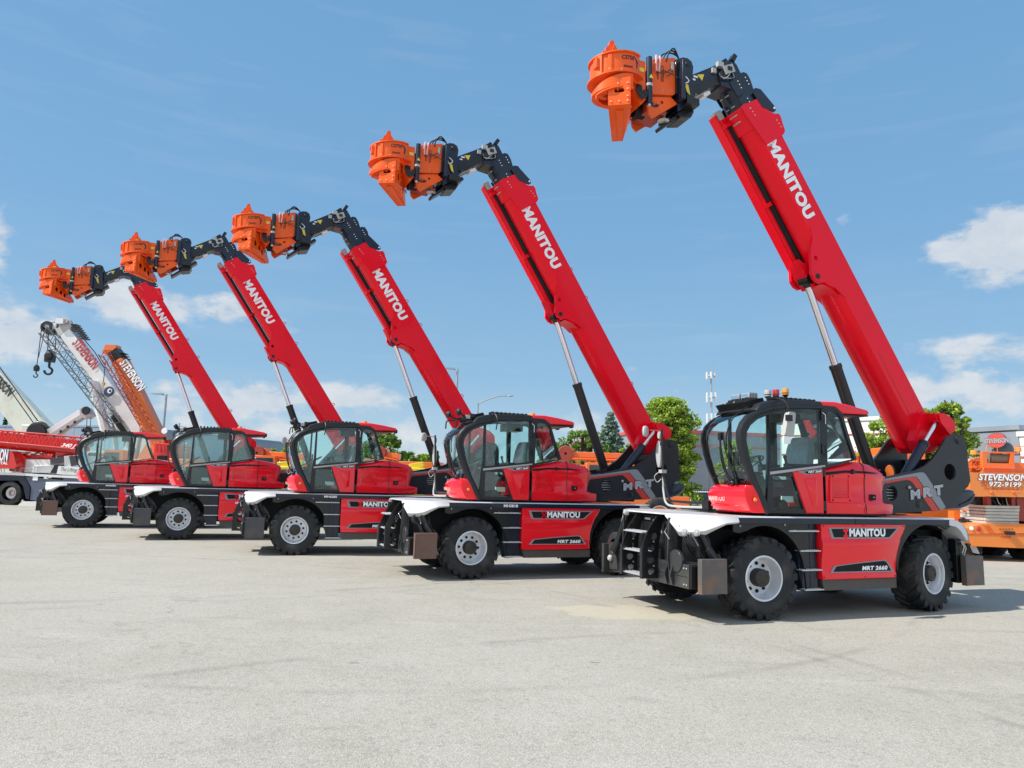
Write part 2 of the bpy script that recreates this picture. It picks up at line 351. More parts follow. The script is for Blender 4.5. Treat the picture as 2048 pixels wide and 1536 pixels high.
def g_frame(g):
    g.box(-2.75, 2.85, -.44, .44, .62, 1.18, BLK); g.box(-2.3, 2.3, -.62, .62, 1.1, 1.38, BLKM)
    for x in (-1.67, 1.67):
        g.cyl((x, -.85, .585), (x, .85, .585), .10, BLK, n=12); g.box(x - .16, x + .16, -.28, .28, .40, .78, BLK); g.ball((x, 0, .56), .22, BLK, (1, 1.2, .9), 8)
        for y in (-.5, .5): g.cyl((x - .28, y, 1.15), (x - .05, y, .62), .045, BLK, n=8); g.cyl((x + .28, y, 1.15), (x + .05, y, .62), .045, BLK, n=8)
    g.box(-.9, .9, -.95, .95, .50, 1.36, BLKM)
    for y in (-1, 1):                                       # inner guards over the wheels
        for cx, c0, c1 in ((-1.67, -2.5, -.98), (1.67, 1.0, 2.42)):
            g.box(c0, c1, y * .62 - .01, y * .62 + .01, .72, 1.36, BLKM)
def g_fender(s, front):
    def f(g):
        if front: cx, outl, a0, a1 = -1.67, [(-2.22, 1.37), (-2.22, 1.24), (-2.12, 1.22)] + arc(-1.67, .60, .725, 116, 8) + [(-.92, .42), (-.9, 1.37)], 118, 8
        else: cx, outl, a0, a1 = 1.67, [(.88, 1.37), (.885, .6)] + arc(1.67, .60, .765, 172, 62) + [(2.18, 1.37)], 172, 62
        y0, y1 = (-1.222, -1.19) if s < 0 else (1.19, 1.222); g.plate(outl, [], y0, y1, BLK)
        ys = sorted((s * 1.19, s * .62)); p = arc(cx, .60, .735, a0, a1); g.loft([[(x, ys[0], z), (x, ys[1], z)] for x, z in p], BLKM, closed=False, caps=False)
        if front:
            for x, z in ((-2.1, 1.32), (-1.3, 1.34), (-1.12, 1.26)): g.cyl((x, y0, z), (x, y0 - .01, z), .014, PLAS, n=6)
    return f
def g_deck(g):
    # plan outline with cut corners; thin bright top over a dark rail
    H = [(2.50, .6), (2.42, 1.08), (2.18, 1.25), (-2.16, 1.25), (-2.35, 1.235), (-2.48, 1.17), (-2.58, 1.08), (-2.68, .96), (-2.76, .84), (-2.84, .66), (-2.88, .50)]; P = [(x, -y) for x, y in reversed(H)] + H
    g.loft([[(x, y, 1.435) for x, y in P], [(x * .998, y * .99, 1.456) for x, y in P]], SILV)
    g.box(-2.16, .02, -1.262, -1.20, 1.355, 1.437, NAVY); g.box(.03, 2.04, -1.262, -1.20, 1.355, 1.437, NAVY)
    g.box(-2.16, 2.04, 1.20, 1.262, 1.355, 1.437, NAVY); g.box(-2.16, 2.16, -1.2, 1.2, 1.38, 1.434, BLKM)
    for s in (-1.19, -.2, .8): g.box(s, s + .012, -1.0, 1.0, 1.457, 1.462, PLASD)
CVP = [(-2.16, -1.25, 1.352), (-2.35, -1.24, 1.335), (-2.48, -1.175, 1.26), (-2.58, -1.085, 1.185), (-2.68, -.965, 1.152), (-2.76, -.845, 1.142), (-2.80, -.765, 1.145), (-2.84, -.67, 1.27), (-2.875, -.55, 1.415)]
def g_cover_front(g, s=-1):
    # silver corner shell that sweeps from the rail round to the nose, swollen along its middle
    secs = []
    for i, (x, y, zb) in enumerate(CVP):
        a = Vector(CVP[max(i - 1, 0)][:2]); b = Vector(CVP[min(i + 1, 8)][:2]); d = (b - a).normalized(); n = Vector((-d.y, d.x)); n = n if n.y < 0 else -n
        k = min(1, (1.456 - zb) / .25); o = []
        for off, f in ((-.01, 1.0), (.012, .97), (.018, .7), (.022 + .02 * k, .42), (.03 + .02 * k, .22), (.012, .03), (-.01, 0), (-.035, .04), (-.04, .95)):
            z = zb + (1.458 - zb) * f; o.append((x + n.x * off, (y + n.y * off) * (1 if s < 0 else -1), z))
        secs.append(o)
    g.loft(secs, SILV)
def g_lamp_pod(g, pods=((-2.765, -.865), (-2.665, -1.01))):
    for x, y in pods:
        n = Vector((-.80, -.60, 0)); c = Vector((x, y, 1.212)) + n * .035
        M = Matrix.Translation(c) @ n.to_track_quat('Z', 'Y').to_matrix().to_4x4(); k = len(g.v)
        g.lathe([(.0001, .016), (.030, .014), (.034, .004), (.046, .006), (.050, -.004), (.046, -.02)], PLAS, (0, 0, 0), 'Z', 18); g.lathe([(.0001, .018), (.028, .016)], CHRM, (0, 0, 0), 'Z', 14); g.tf(M, k)
def g_cover_rear(g, s=-1):
    out = [(2.05, 1.437), (2.22, 1.425), (2.36, 1.37), (2.45, 1.27), (2.485, 1.12), (2.44, 1.09), (2.38, 1.16), (2.30, 1.26), (2.2, 1.325), (2.04, 1.352)]
    secs = [[(x, (y if s < 0 else -y), z) for x, z in out] for y in (-1.25, -1.262, -1.255, -.9)]
    g.loft(secs, SILV)
def g_panel(g):
    top = [(-.64, 1.352), (1.11, 1.352), (1.075, 1.27), (1.0, 1.17), (.92, 1.05), (.885, .88), (.875, .545), (-.625, .555), (-.63, .64), (-.645, 1.18)]
    # body with a crease: upper half leans out to the rail, lower half tucks under
    def fy(z):
        p = ((1.352, -1.250), (1.14, -1.250), (1.085, -1.272), (1.03, -1.272), (.86, -1.246), (.64, -1.226), (.60, -1.240), (.55, -1.240))
        for i in range(len(p) - 1):
            if p[i][0] >= z >= p[i + 1][0]: return p[i][1] + (p[i + 1][1] - p[i][1]) * (p[i][0] - z) / (p[i][0] - p[i + 1][0])
        return -1.24
    zs = [1.352, 1.30, 1.22, 1.14, 1.085, 1.03, .94, .86, .75, .64, .60, .55]
    def xr(z):
        p = [(1.352, 1.11), (1.27, 1.075), (1.17, 1.0), (1.05, .92), (.88, .885), (.545, .875)]
        for i in range(len(p) - 1):
            if p[i][0] >= z >= p[i + 1][0]: t = (p[i][0] - z) / (p[i][0] - p[i + 1][0]); return p[i][1] + (p[i + 1][1] - p[i][1]) * t
        return .875
    g.loft([[(-.64 + (.015 if z < .7 else 0), fy(z), z), (-.5, fy(z) - (.004), z), (.3, fy(z) - .004, z), (xr(z) - .04, fy(z), z), (xr(z), fy(z) + .02, z), (xr(z), -.9, z), (-.64, -.9, z)] for z in zs], RED)
    for x, z in ((-.60, 1.33), (.2, 1.335), (1.06, 1.325), (-.6, .58), (.2, .575), (.83, .575)): g.cyl((x, fy(z) - .002, z), (x, fy(z) - .012, z), .010, BLK, n=8)
def inset(pl, k):
    cx = sum(p[0] for p in pl) / len(pl); cz = sum(p[1] for p in pl) / len(pl); return [(cx + (x - cx) * (1 - k[0]), cz + (z - cz) * (1 - k[1])) for x, z in pl]
LP = [(-.51, 1.305), (.93, 1.312), (.725, 1.145), (-.455, 1.142)]
MP = [(-.485, .645), (-.41, .745), (.02, .785), (.60, .822), (.66, .80), (.785, .645)]
def g_logo_plate(g):
    g.plate(LP, [], -1.262, -1.235, STRG); g.plate([(-.455, 1.285), (.865, 1.292), (.70, 1.165), (-.41, 1.163)], [], -1.267, -1.24, BLKM)
    g.box(-.2, -.165, -1.270, -1.262, 1.15, 1.30, RED); g.box(-.23, -.135, -1.270, -1.262, 1.245, 1.285, RED); g.box(-.23, -.135, -1.270, -1.262, 1.155, 1.195, RED)
def g_logo_text(g): text(g, 'MANITOU', (-.115, -1.2705, 1.172), X_, Z_, .735, .122, LETW, .05, 0, 1.05)
def g_model_plate(g):
    g.plate(MP, [], -1.248, -1.205, STRG); g.plate([(-.43, .66), (-.37, .735), (.02, .770), (.585, .806), (.635, .79), (.73, .66)], [], -1.252, -1.21, BLKM)
def g_model_text(g): text(g, 'MRT 2660', (.13, -1.2555, .672), X_, Z_, .52, .066, LETW, .05, .15, 1.08)
def g_sill(g): g.plate([(-.60, .54), (.90, .535), (.90, .385), (-.56, .385)], [], -1.19, -.8, SILL)
def g_steps_panel(g):
    g.plate([(-1.2, 1.352), (-.66, 1.352), (-.66, .40), (-.92, .38), (-1.0, .62), (-1.03, .96)], [], -1.165, -.9, NAVY)
    g.box(-.80, -.79, -1.171, -1.164, .42, 1.34, BLK)
def g_step(x0, x1, z):
    def f(g):
        g.box(x0, x1, -1.25, -1.12, z - .008, z + .008, TREAD)
        for i in range(int((x1 - x0) / .035)):
            for y in (-1.235, -1.20, -1.165): g.cyl((x0 + .02 + i * .035, y, z + .007), (x0 + .02 + i * .035, y, z + .016), .010, TREAD, r1=.006, n=6)
    return f
def g_pad(m):
    def f(g):
        g.box(-.215, .215, -.03, .03, -.235, .235, m); g.box(-.205, .205, -.036, -.028, .195, .232, m)
        g.box(-.17, .17, .03, .11, -.2, .2, BLKM); g.box(-.218, -.205, -.045, .05, -.235, .235, m); g.cyl((0, .1, 0), (0, .3, 0), .07, BLK)
    return f
def g_beam(g):
    g.box(-3.07, -2.72, -1.08, 1.08, .45, .775, DUST); g.box(-3.075, -3.06, -1.05, 1.05, .60, .612, BLK); g.box(-3.06, -2.74, -1.13, -1.08, .46, .76, BLKM)
    for y in (-.98, .98, -1.04, 1.04):
        for z in (.5, .72): g.cyl((-3.07, y, z), (-3.085, y, z), .014, PLAS, n=6)
    g.lathe([(.0001, -.03), (.15, -.03), (.16, -.02), (.16, .02)], DUST, (-3.06, -.78, .80), 'X', 24)
def g_beam_rear(g):
    g.box(2.55, 2.88, -1.05, 1.05, .5, .85, BLK); g.box(2.45, 2.75, -.8, .8, .85, 1.3, BLKM); g.box(2.30, 2.44, -1.16, -1.02, .42, 1.12, BLK); g.box(2.44, 2.52, -1.26, -1.2, 1.02, 1.06, BLK)
    g.tube([(2.36, -1.22, .9), (2.38, -1.24, 1.0), (2.32, -1.24, 1.1)], .012, PLAS); g.tube([(2.42, -1.2, .86), (2.45, -1.22, .98), (2.38, -1.22, 1.1)], .012, PLAS)
def g_upright(y):
    def f(g):
        o = [(-3.36, .50), (-3.37, .80), (-3.33, 1.02), (-3.24, 1.22), (-3.10, 1.40), (-2.98, 1.40), (-3.06, 1.05), (-3.08, .75), (-3.06, .5)]
        hs = [circ(-3.20, .60, .055, .045, 10), circ(-3.215, .76, .06, .05, 10), circ(-3.205, .93, .055, .05, 10), circ(-3.15, 1.10, .045, .06, 10, -.3)]
        g.plate(o, hs, y - .012, y + .012, BLK); g.box(-3.37, -3.345, y - .03, y + .03, .50, .95, GRYP)
        for k in range(2): g.cyl((-3.16, y - .012, .68 + .35 * k), (-3.16, y - .022, .68 + .35 * k), .012, PLAS, n=6)
    return f
def g_front_step(z, y0=-.28, y1=.25):
    def f(g):
        g.box(-3.34, -3.12, y0, y1, z - .008, z + .008, TREAD)
        for i in range(int((y1 - y0) / .045)):
            for x in (-3.32, -3.26, -3.2): g.cyl((x, y0 + .025 + i * .045, z + .006), (x, y0 + .025 + i * .045, z + .022), .014, TREAD, r1=.008, n=6)
    return f
def g_front_frame(g):
    for y in (-.64, .62):
        g.plate([(-3.12, 1.40), (-2.80, 1.40), (-2.70, 1.18), (-2.55, 1.0), (-2.48, .86), (-2.56, .74), (-2.8, .70), (-3.1, .55), (-3.14, .8)], [circ(-2.62, .87, .035, n=10)], y - .015, y + .015, DUST)
        g.lathe([(.0001, -.03), (.05, -.03), (.075, -.02), (.08, 0)], BLK, (-2.62, y - .02, .87), n=16)
    g.box(-2.98, -2.9, -.66, .6, .55, 1.40, BLKM); g.box(-3.02, -2.97, -.28, .25, .60, .92, DUST)
    g.box(-2.985, -2.975, -.25, -.02, 1.24, 1.34, YEL); g.box(-2.99, -2.98, .05, .2, 1.33, 1.36, PLAS)
    g.tube([(-3.0, -.62, 1.18), (-3.12, -.6, 1.26), (-3.2, -.66, 1.2), (-3.16, -.72, 1.1)], .008, CHRM)
    # far leg: raised jack, sheave and foot plate
    g.cyl((-3.05, .62, 1.38), (-3.16, .78, .86), .055, BLK, n=14); g.cyl((-3.13, .74, .96), (-3.19, .82, .78), .066, BLK, n=14)
    g.lathe([(.15, -.05), (.24, -.045), (.26, -.03), (.26, .03), (.24, .045), (.15, .05)], DUST, (-3.02, 1.0, .82), 'X', 28)
    g.plate([(.80, .50), (1.06, .48), (1.10, .86), (1.0, .92), (.86, .80)], [], -3.12, -3.06, DUST, fn=lambda x, y, z: (y, x, z))
    g.lathe([(.0001, -.05), (.03, -.05), (.05, -.03), (.05, .0)], PLAS, (-3.13, .90, .80), 'X', 14); g.lathe([(.0001, -.05), (.03, -.05), (.05, -.03), (.05, .0)], PLAS, (-3.13, 1.0, .66), 'X', 14)
    g.box(-3.2, -2.8, 1.12, 1.18, .42, .88, DUST)
    # near leg
    g.cyl((-2.86, -1.0, 1.28), (-2.72, -1.08, .95), .045, BLK, n=12); g.cyl((-2.75, -1.06, 1.0), (-2.66, -1.12, .84), .06, BLK, n=12)
    g.plate([(-2.78, .76), (-2.5, .76), (-2.6, .92), (-2.7, .93)], [circ(-2.65, .84, .018, n=8)], -1.12, -1.08, BLK)
def g_front_hose(k):
    def f(g):
        y = -.82 - .05 * k
        g.tube([(-2.95 + .04 * k, y + .1, 1.32), (-2.98, y, 1.12), (-2.90 + .02 * k, y - .03, .95), (-2.76, y - .06, .80)], .013 if k % 2 else .016, HOSE, 6, 4)
    return f
def g_front_hose5(g): g.tube([(-2.6, -.9, 1.3), (-2.55, -1.0, 1.05), (-2.62, -1.05, .9)], .014, HOSE, 6, 4)
def g_front_clutter(g):
    r = random.Random(12)
    for k in range(3): g.box(-2.96, -2.86, -.58 + .16 * k, -.46 + .16 * k, .98, 1.10, (BLK, PLASD, DUST)[k])
    for k in range(5): y = -.56 + .1 * k; g.tube([(-2.95, y, 1.38), (-3.0, y + .02, 1.24), (-2.94, y + r.uniform(-.04, .04), 1.08)], .011, (HOSE, PLAS)[k % 2], 5, 3)
def g_front_ram(y):
    def f(g): g.cyl((-3.02, y, 1.34), (-2.94, y, .96), .035, BLK, n=12); g.cyl((-2.94, y, .96), (-2.90, y, .78), .018, CHRM, n=10); g.cyl((-2.90, y - .05, .78), (-2.90, y + .05, .78), .035, DUST, n=10)
    return f
def g_front_lug(g):
    g.plate([(-3.10, .78), (-2.94, .78), (-2.90, .60), (-2.98, .48), (-3.12, .46), (-3.16, .6)], [circ(-3.03, .64, .03, n=10)], -.74, -.70, DUST); g.plate([(-3.10, .78), (-2.94, .78), (-2.90, .60), (-2.98, .48), (-3.12, .46), (-3.16, .6)], [circ(-3.03, .64, .03, n=10)], -.60, -.56, DUST)
    g.cyl((-3.03, -.76, .64), (-3.03, -.54, .64), .028, PLAS, n=12)
def g_reservoir(g):
    g.cyl((-2.84, -.95, 1.02), (-2.8, -.95, .88), .045, GRYP, n=12); g.tube([(-3.05, -.8, 1.3), (-2.85, -.85, 1.14), (-2.82, -.95, 1.0)], .012, TREAD, 6, 4)

# ------------------------------------------------------------------ superstructure
def g_turn(g):
    g.lathe([(.0001, 0), (.70, 0), (.70, .05), (.0001, .06)], BLKM, (0, 0, 1.457), 'Z', 36)
    g.box(-1.2, 1.6, -.85, .75, 1.485, 1.50, BLKM)
    g.plate([(-1.3, -1.08), (-.4, -1.1), (.9, -1.05), (1.1, -.9), (1.1, .7), (-1.75, .7), (-1.75, -.25), (-1.5, -1.05)], [], 1.475, 1.498, BLKM, fn=lambda x, y, z: (x, z, y))

NEAR = -1.12
CAB_OUT = [(-1.50, 1.50), (-1.60, 1.60), (-1.72, 1.83), (-1.86, 2.10), (-1.95, 2.35), (-2.0, 2.56), (-1.99, 2.69), (-1.93, 2.80), (-1.82, 2.90), (-1.64, 2.99), (-1.45, 3.05), (-1.2, 3.10), (-.9, 3.13), (-.44, 3.15), (-.14, 3.13), (-.02, 3.04), (.08, 2.75), (.24, 2.34), (-.1, 2.26), (-.42, 2.19), (-.42, 2.12), (-.98, 2.05), (-.78, 1.50)]
W1 = [(-1.53, 1.66), (-1.63, 1.83), (-1.76, 2.10), (-1.845, 2.35), (-1.885, 2.55), (-1.87, 2.67), (-1.80, 2.77), (-1.68, 2.86), (-1.465, 2.945), (-1.475, 2.3)]
W2 = [(-1.425, 2.15), (-1.43, 2.955), (-1.2, 3.03), (-.9, 3.065), (-.50, 3.075), (-.485, 2.6), (-.49, 2.26)]
W3 = [(-.36, 2.24), (-.35, 2.7), (-.33, 3.02), (-.29, 3.06), (-.13, 3.05), (-.05, 2.98), (.03, 2.73), (.185, 2.345)]
W3 = W3
WF = [(-1.425, 2.12), (-1.43, 2.955), (-1.2, 3.03), (-.9, 3.065), (-.62, 3.07), (-.60, 2.12)]
WG = [(-.52, 2.18), (-.52, 3.07), (-.15, 3.05), (-.05, 2.98), (.03, 2.73), (.19, 2.33)]
W4 = [(-1.42, 1.56), (-1.42, 2.04), (-1.04, 2.04), (-.86, 1.56)]
def g_cab_frame(g):
    g.plate(CAB_OUT, [W1, W2, W3, W4], NEAR - .02, NEAR + .045, PLASD)
    g.plate([(x, z) for x, z in CAB_OUT], [W1, WF, WG], -.24, -.20, PLASD)
    # sill, back wall, floor
    g.box(-1.55, -.42, NEAR + .02, -.2, 1.495, 1.56, BLKM); g.box(-.48, .2, NEAR + .05, -.2, 1.5, 2.15, BLKM)
    for x, z in ((-.44, 3.10),): g.box(x - .03, x + .03, NEAR, -.2, z - .03, z + .02, PLASD)
    g.box(-1.0, -.43, NEAR + .05, -.2, 3.08, 3.12, PLASD)
    # hinges and door edge
    for z in (3.0, 2.48, 2.13, 1.62): g.box(-.475, -.425, NEAR - .04, NEAR - .015, z - .075, z + .075, BLK)
    g.tube([(-.45, NEAR - .035, 3.04), (-.405, NEAR - .05, 3.0), (-.405, NEAR - .05, 2.86)], .008, CHRM)
    g.tube([(-.45, NEAR - .035, 2.55), (-.405, NEAR - .045, 2.5), (-.405, NEAR - .045, 2.36)], .008, BLK)
    g.plate([(-1.47, 2.10), (-.42, 2.235), (-.42, 2.205), (-1.47, 2.06)], [], NEAR - .03, NEAR - .018, PLAS)
def g_pillar(g):
    p = [(-1.52, 1.50), (-1.66, 1.76), (-1.80, 2.02), (-1.92, 2.30), (-1.985, 2.52), (-1.985, 2.66), (-1.935, 2.77), (-1.84, 2.87), (-1.66, 2.965), (-1.45, 3.03), (-1.2, 3.08), (-.44, 3.12)]
    secs = []
    for i, (x, z) in enumerate(p):
        a = Vector(p[max(0, i - 1)]); b = Vector(p[min(len(p) - 1, i + 1)]); d = (b - a).normalized(); n = Vector((-d.y, d.x)) * (.05 if i < 8 else .035)
        secs.append([(x + n.x, NEAR - .02, z + n.y), (x + n.x * .5, NEAR - .045, z + n.y * .5), (x - n.x * .5, NEAR - .045, z - n.y * .5), (x - n.x, NEAR - .02, z - n.y), (x - n.x, NEAR + .03, z - n.y), (x + n.x, NEAR + .03, z + n.y)])
    g.loft(secs, PLASD)
WS = [(-1.66, 1.66), (-1.78, 1.88), (-1.90, 2.14), (-1.99, 2.40), (-2.03, 2.58), (-2.015, 2.70), (-1.95, 2.81), (-1.84, 2.91), (-1.66, 3.0), (-1.48, 3.05)]
def ws_x(x, t): return x - .05 * (1 - abs(2 * t - 1) ** 2.4) + (.10 * max(0, t - .75) / .25)
def g_windscreen(g):
    secs = []
    for x, z in WS: secs.append([(ws_x(x, t), NEAR + .02 + (.88 * t), z) for t in [i / 12 for i in range(13)]])
    g.loft(secs, GLS, closed=False, caps=False)
def g_ws_frame(g):
    g.tube([(ws_x(x, 1), NEAR + .02 + .88, z) for x, z in WS], .028, PLASD, 8)
    g.tube([(ws_x(WS[1][0], t / 8) - .0, NEAR + .02 + .88 * t / 8, WS[1][1]) for t in range(9)], .015, PLASD, 6)
    for k in range(5):                                       # dark bands printed round the upper edge of the screen
        z = 2.60 + .045 * k; g.tube([(-2.005 + .02 * k, -.22, z), (-2.06 + .015 * k, -.32, z + .01)], .006, PLASD, 5)
def pane(key, poly, y, m=None):
    def f(g): g.plate([p for p in poly], [], y, y + .006, m or GLS)
    return f
def g_rear_glass(g):
    g.add([(-.02, NEAR + .03, 3.04), (-.02, -.22, 3.04), (.22, -.22, 2.36), (.22, NEAR + .03, 2.36)], [(0, 1, 2, 3)], GLSC)
def g_interior(g):
    # seat in its plastic film, armrest consoles, steering column
    g.loft([[(x + dx, y, z) for x, y, z in ((-.95, -.90, 2.0), (-.95, -.42, 2.0), (-.50, -.42, 1.98), (-.50, -.90, 1.98))] for dx in (0,)] + [[(-.98, -.91, 2.14), (-.98, -.41, 2.14), (-.46, -.41, 2.10), (-.46, -.91, 2.10)]], SEATM)
    g.loft([[(-.58, -.90, 2.08), (-.58, -.42, 2.08), (-.44, -.42, 2.06), (-.44, -.90, 2.06)], [(-.50, -.89, 2.5), (-.50, -.43, 2.5), (-.36, -.43, 2.5), (-.36, -.89, 2.5)], [(-.47, -.86, 2.62), (-.47, -.46, 2.62), (-.36, -.46, 2.62), (-.36, -.86, 2.62)], [(-.45, -.80, 2.68), (-.45, -.52, 2.68), (-.37, -.52, 2.68), (-.37, -.80, 2.68)]], SEATM)
def g_console(g):
    g.box(-1.0, -.62, -.98, -.90, 2.12, 2.24, PLASD); g.box(-1.0, -.62, -.41, -.33, 2.12, 2.24, PLASD)
    for y in (-.94, -.37): g.tube([(-.96, y, 2.2), (-1.0, y, 2.32)], .02, PLASD, 8); g.ball((-1.0, y, 2.34), .03, PLASD, n=6)
    for k in range(4): g.lathe([(.08, 0), (.11, .02), (.08, .04)], PLASD, (-.75, -.66, 1.60 + k * .07), 'Z', 14)
    g.box(-.95, -.5, -.86, -.46, 1.88, 1.96, PLASD); g.box(-1.0, -.62, -1.02, -.98, 1.6, 1.72, RED); g.box(-1.15, -.95, -1.04, -1.0, 1.66, 1.75, LETW)
def g_steer(g):
    g.cyl((-1.62, -.66, 1.55), (-1.42, -.66, 2.2), .05, PLASD, r1=.04)
    t = Vector((-.5, 0, .86)); c = Vector((-1.40, -.66, 2.26)); a = Vector((.86, 0, .5))
    g.tube([c + a * .19 * cos(2 * pi * i / 24) + Y_ * .19 * sin(2 * pi * i / 24) for i in range(25)], .014, PLASD, 6)
    for k in range(3): an = 2 * pi * k / 3 + .5; g.tube([c, c + a * .19 * cos(an) + Y_ * .19 * sin(an)], .010, PLASD, 5)
    g.box(-1.42, -1.40, -.38, -.24, 2.2, 2.42, PLASD); g.lathe([(.0001, -.02), (.09, -.015), (.10, .0)], BLK, (-1.2, NEAR + .03, 1.60), n=20)
    g.tube([(-1.9, -.4, 2.0), (-1.7, -.4, 2.1), (-1.45, -.38, 2.25)], .012, BLK, 5); g.box(-.8, -.45, -.7, -.3, 2.9, 3.05, PLASD)
    g.box(-1.6, -.5, -.26, -.24, 1.56, 2.06, PLASD)
def g_roof(g):
    o = [(-1.70, 3.00), (-1.62, 3.10), (-1.45, 3.155), (-1.2, 3.19), (-.9, 3.21), (-.45, 3.21), (-.44, 3.14), (-.9, 3.12), (-1.2, 3.09), (-1.45, 3.04)]
    g.loft([[(x, y, z + dz) for x, z in o] for y, dz in ((NEAR - .03, -.015), (NEAR - .01, 0), (-.9, .012), (-.4, .012), (-.2, 0), (-.18, -.015))], PLASD)
    g.plate([(-1.74, 3.14), (-1.45, 3.215), (-1.42, 3.15), (-1.66, 3.03)], [], -1.0, -.24, BLKM)
    for k in range(9): g.box(-1.3 + k * .09, -1.26 + k * .09, NEAR, -.9, 3.19, 3.235, BLKM)
def g_red_roof(g):
    o = [(-.45, 3.215), (-.16, 3.225), (.15, 3.19), (.49, 3.13), (.53, 3.085), (.50, 3.055), (.25, 3.05), (-.02, 3.04), (-.10, 3.10), (-.18, 3.15), (-.44, 3.155)]
    g.loft([[(x, y, z) for x, z in p] for y, p in ((NEAR - .03, inset(o, (.02, .2))), (NEAR - .01, o), (-.22, o), (-.2, inset(o, (.02, .2))))], RED)
def g_roof_under(g):
    g.plate([(-.44, 3.15), (-.18, 3.145), (-.09, 3.09), (0, 3.03), (.3, 3.035), (.51, 3.055), (.50, 3.03), (.28, 3.01), (-.03, 3.0), (-.12, 3.06), (-.2, 3.11), (-.44, 3.12)], [], NEAR - .025, -.22, BLK)
def g_nose(g):
    L = [(1.50, -1.575, -1.84), (1.53, -1.59, -1.91), (1.62, -1.635, -1.955), (1.72, -1.68, -2.0), (1.775, -1.705, -2.0), (1.84, -1.75, -1.96), (1.895, -1.79, -1.87)]
    secs = []
    for z, xn, xf in L: secs.append([(xn, NEAR - .03, z), (xn - .06, NEAR - .03, z), ((xn + xf) / 2 - .05, NEAR + .02, z), (xf - .01, -.90, z), (xf - .03, -.66, z), (xf, -.40, z), (xf + .11, -.24, z), (xf + .32, -.19, z), (xf + .34, -.5, z)])
    g.loft(secs, RED)
    g.tube([(-1.80, -1.08, 1.63), (-1.95, -.92, 1.585), (-2.0, -.66, 1.58), (-1.97, -.42, 1.585)], .012, RED, 6)
def g_nose_text(g): text(g, 'MANITOU', (-2.022, -.43, 1.655), Vector((.03, -1, 0)), Vector((-.12, 0, 1)), .36, .07, PALER, .035)
def g_nose_lamp(g): g.lathe([(.0001, -.02), (.025, -.015), (.03, 0)], AMB, (-1.76, NEAR - .035, 1.69), n=14)
def g_wiper(g):
    g.tube([(-1.90, -.86, 1.93), (-2.02, -.84, 2.1), (-2.10, -.83, 2.42), (-2.105, -.83, 2.62)], .016, BLK, 6, 4)
    g.tube([(-1.90, -.80, 1.93), (-2.04, -.80, 2.15), (-2.10, -.80, 2.45)], .011, BLK, 6, 3); g.tube([(-2.11, -.90, 2.66), (-2.095, -.93, 2.4), (-2.02, -.97, 2.12)], .013, BLK, 6, 3)
    g.box(-2.13, -2.09, -.87, -.80, 2.55, 2.66, BLK); g.ball((-1.90, -.84, 1.92), .05, BLK, n=6)
    g.tube([(-1.92, -.95, 1.90), (-1.86, -.84, 1.98), (-1.90, -.72, 1.90)], .02, BLK, 6, 3)
    g.tube([(-1.72, -.98, 3.06), (-1.9, -.97, 2.95), (-2.02, -.95, 2.8), (-2.07, -.92, 2.6), (-2.05, -.9, 2.4)], .010, HOSE, 6, 4)
def g_top_light(y):
    def f(g):
        g.box(-1.66, -1.50, y - .095, y + .095, 3.20, 3.28, PLAS); g.box(-1.672, -1.66, y - .085, y + .085, 3.21, 3.27, MIRR)
        for k in range(5): g.box(-1.64 + k * .03, -1.63 + k * .03, y - .1, y + .1, 3.195, 3.285, PLASD)
    return f
def g_light_cables(g):
    r = random.Random(5); p = Vector((-1.62, -.95, 3.18)); pts = [p]
    for k in range(16): pts.append(Vector((-1.62 + r.uniform(-.12, .1), -.92 + .035 * k + r.uniform(-.05, .05), 3.17 + r.uniform(-.06, .04))))
    g.tube(pts, .008, PLAS, 5, 3)
def g_light_foot(g): g.box(-1.7, -1.5, -1.0, -.5, 3.15, 3.20, BLK)
def g_top_light_b(y):
    def f(g):
        g.tube([(-1.66, y, 3.1), (-1.85, y, 3.13), (-1.92, y, 3.2)], .02, PLASD, 6, 3); g.ball((-1.95, y, 3.2), .085, PLASD, (.7, 1, .8), 7)
        g.tube([(-1.7, y + .05, 3.12), (-1.86, y + .08, 3.08), (-1.98, y + .02, 3.05), (-2.0, y, 2.9)], .014, BLK, 6, 4)
    return f
def g_top_valve(g):
    for k in range(3): g.box(-1.9 + .08 * k, -1.83 + .09 * k, -1.05, -.98, 3.04 + .03 * k, 3.11 + .03 * k, PLAS if k == 1 else PLASD)
def g_near_mirror(g):
    g.tube([(-1.30, NEAR, 3.20), (-1.28, NEAR - .12, 3.16), (-1.27, NEAR - .2, 3.05), (-1.29, NEAR - .2, 2.86)], .013, PLASD, 6, 3)
def g_near_mirror_head(g):
    g.loft([[(-1.40, NEAR - .26, 2.63), (-1.20, NEAR - .20, 2.62), (-1.20, NEAR - .15, 2.62), (-1.40, NEAR - .19, 2.63)], [(-1.385, NEAR - .26, 2.66), (-1.16, NEAR - .20, 2.66), (-1.16, NEAR - .13, 2.66), (-1.385, NEAR - .17, 2.66)],
            [(-1.31, NEAR - .26, 2.95), (-1.12, NEAR - .20, 2.96), (-1.12, NEAR - .13, 2.96), (-1.31, NEAR - .17, 2.95)], [(-1.28, NEAR - .25, 2.98), (-1.14, NEAR - .2, 2.98), (-1.14, NEAR - .15, 2.98), (-1.28, NEAR - .18, 2.98)]], PLAS)
    g.box(-1.37, -1.26, NEAR - .285, NEAR - .25, 2.84, 2.93, PLASD); g.loft([[(-1.40, NEAR - .24, 2.51), (-1.24, NEAR - .2, 2.51), (-1.24, NEAR - .18, 2.51), (-1.4, NEAR - .22, 2.51)], [(-1.40, NEAR - .25, 2.62), (-1.21, NEAR - .2, 2.62), (-1.21, NEAR - .17, 2.62), (-1.4, NEAR - .22, 2.62)]], LETW)
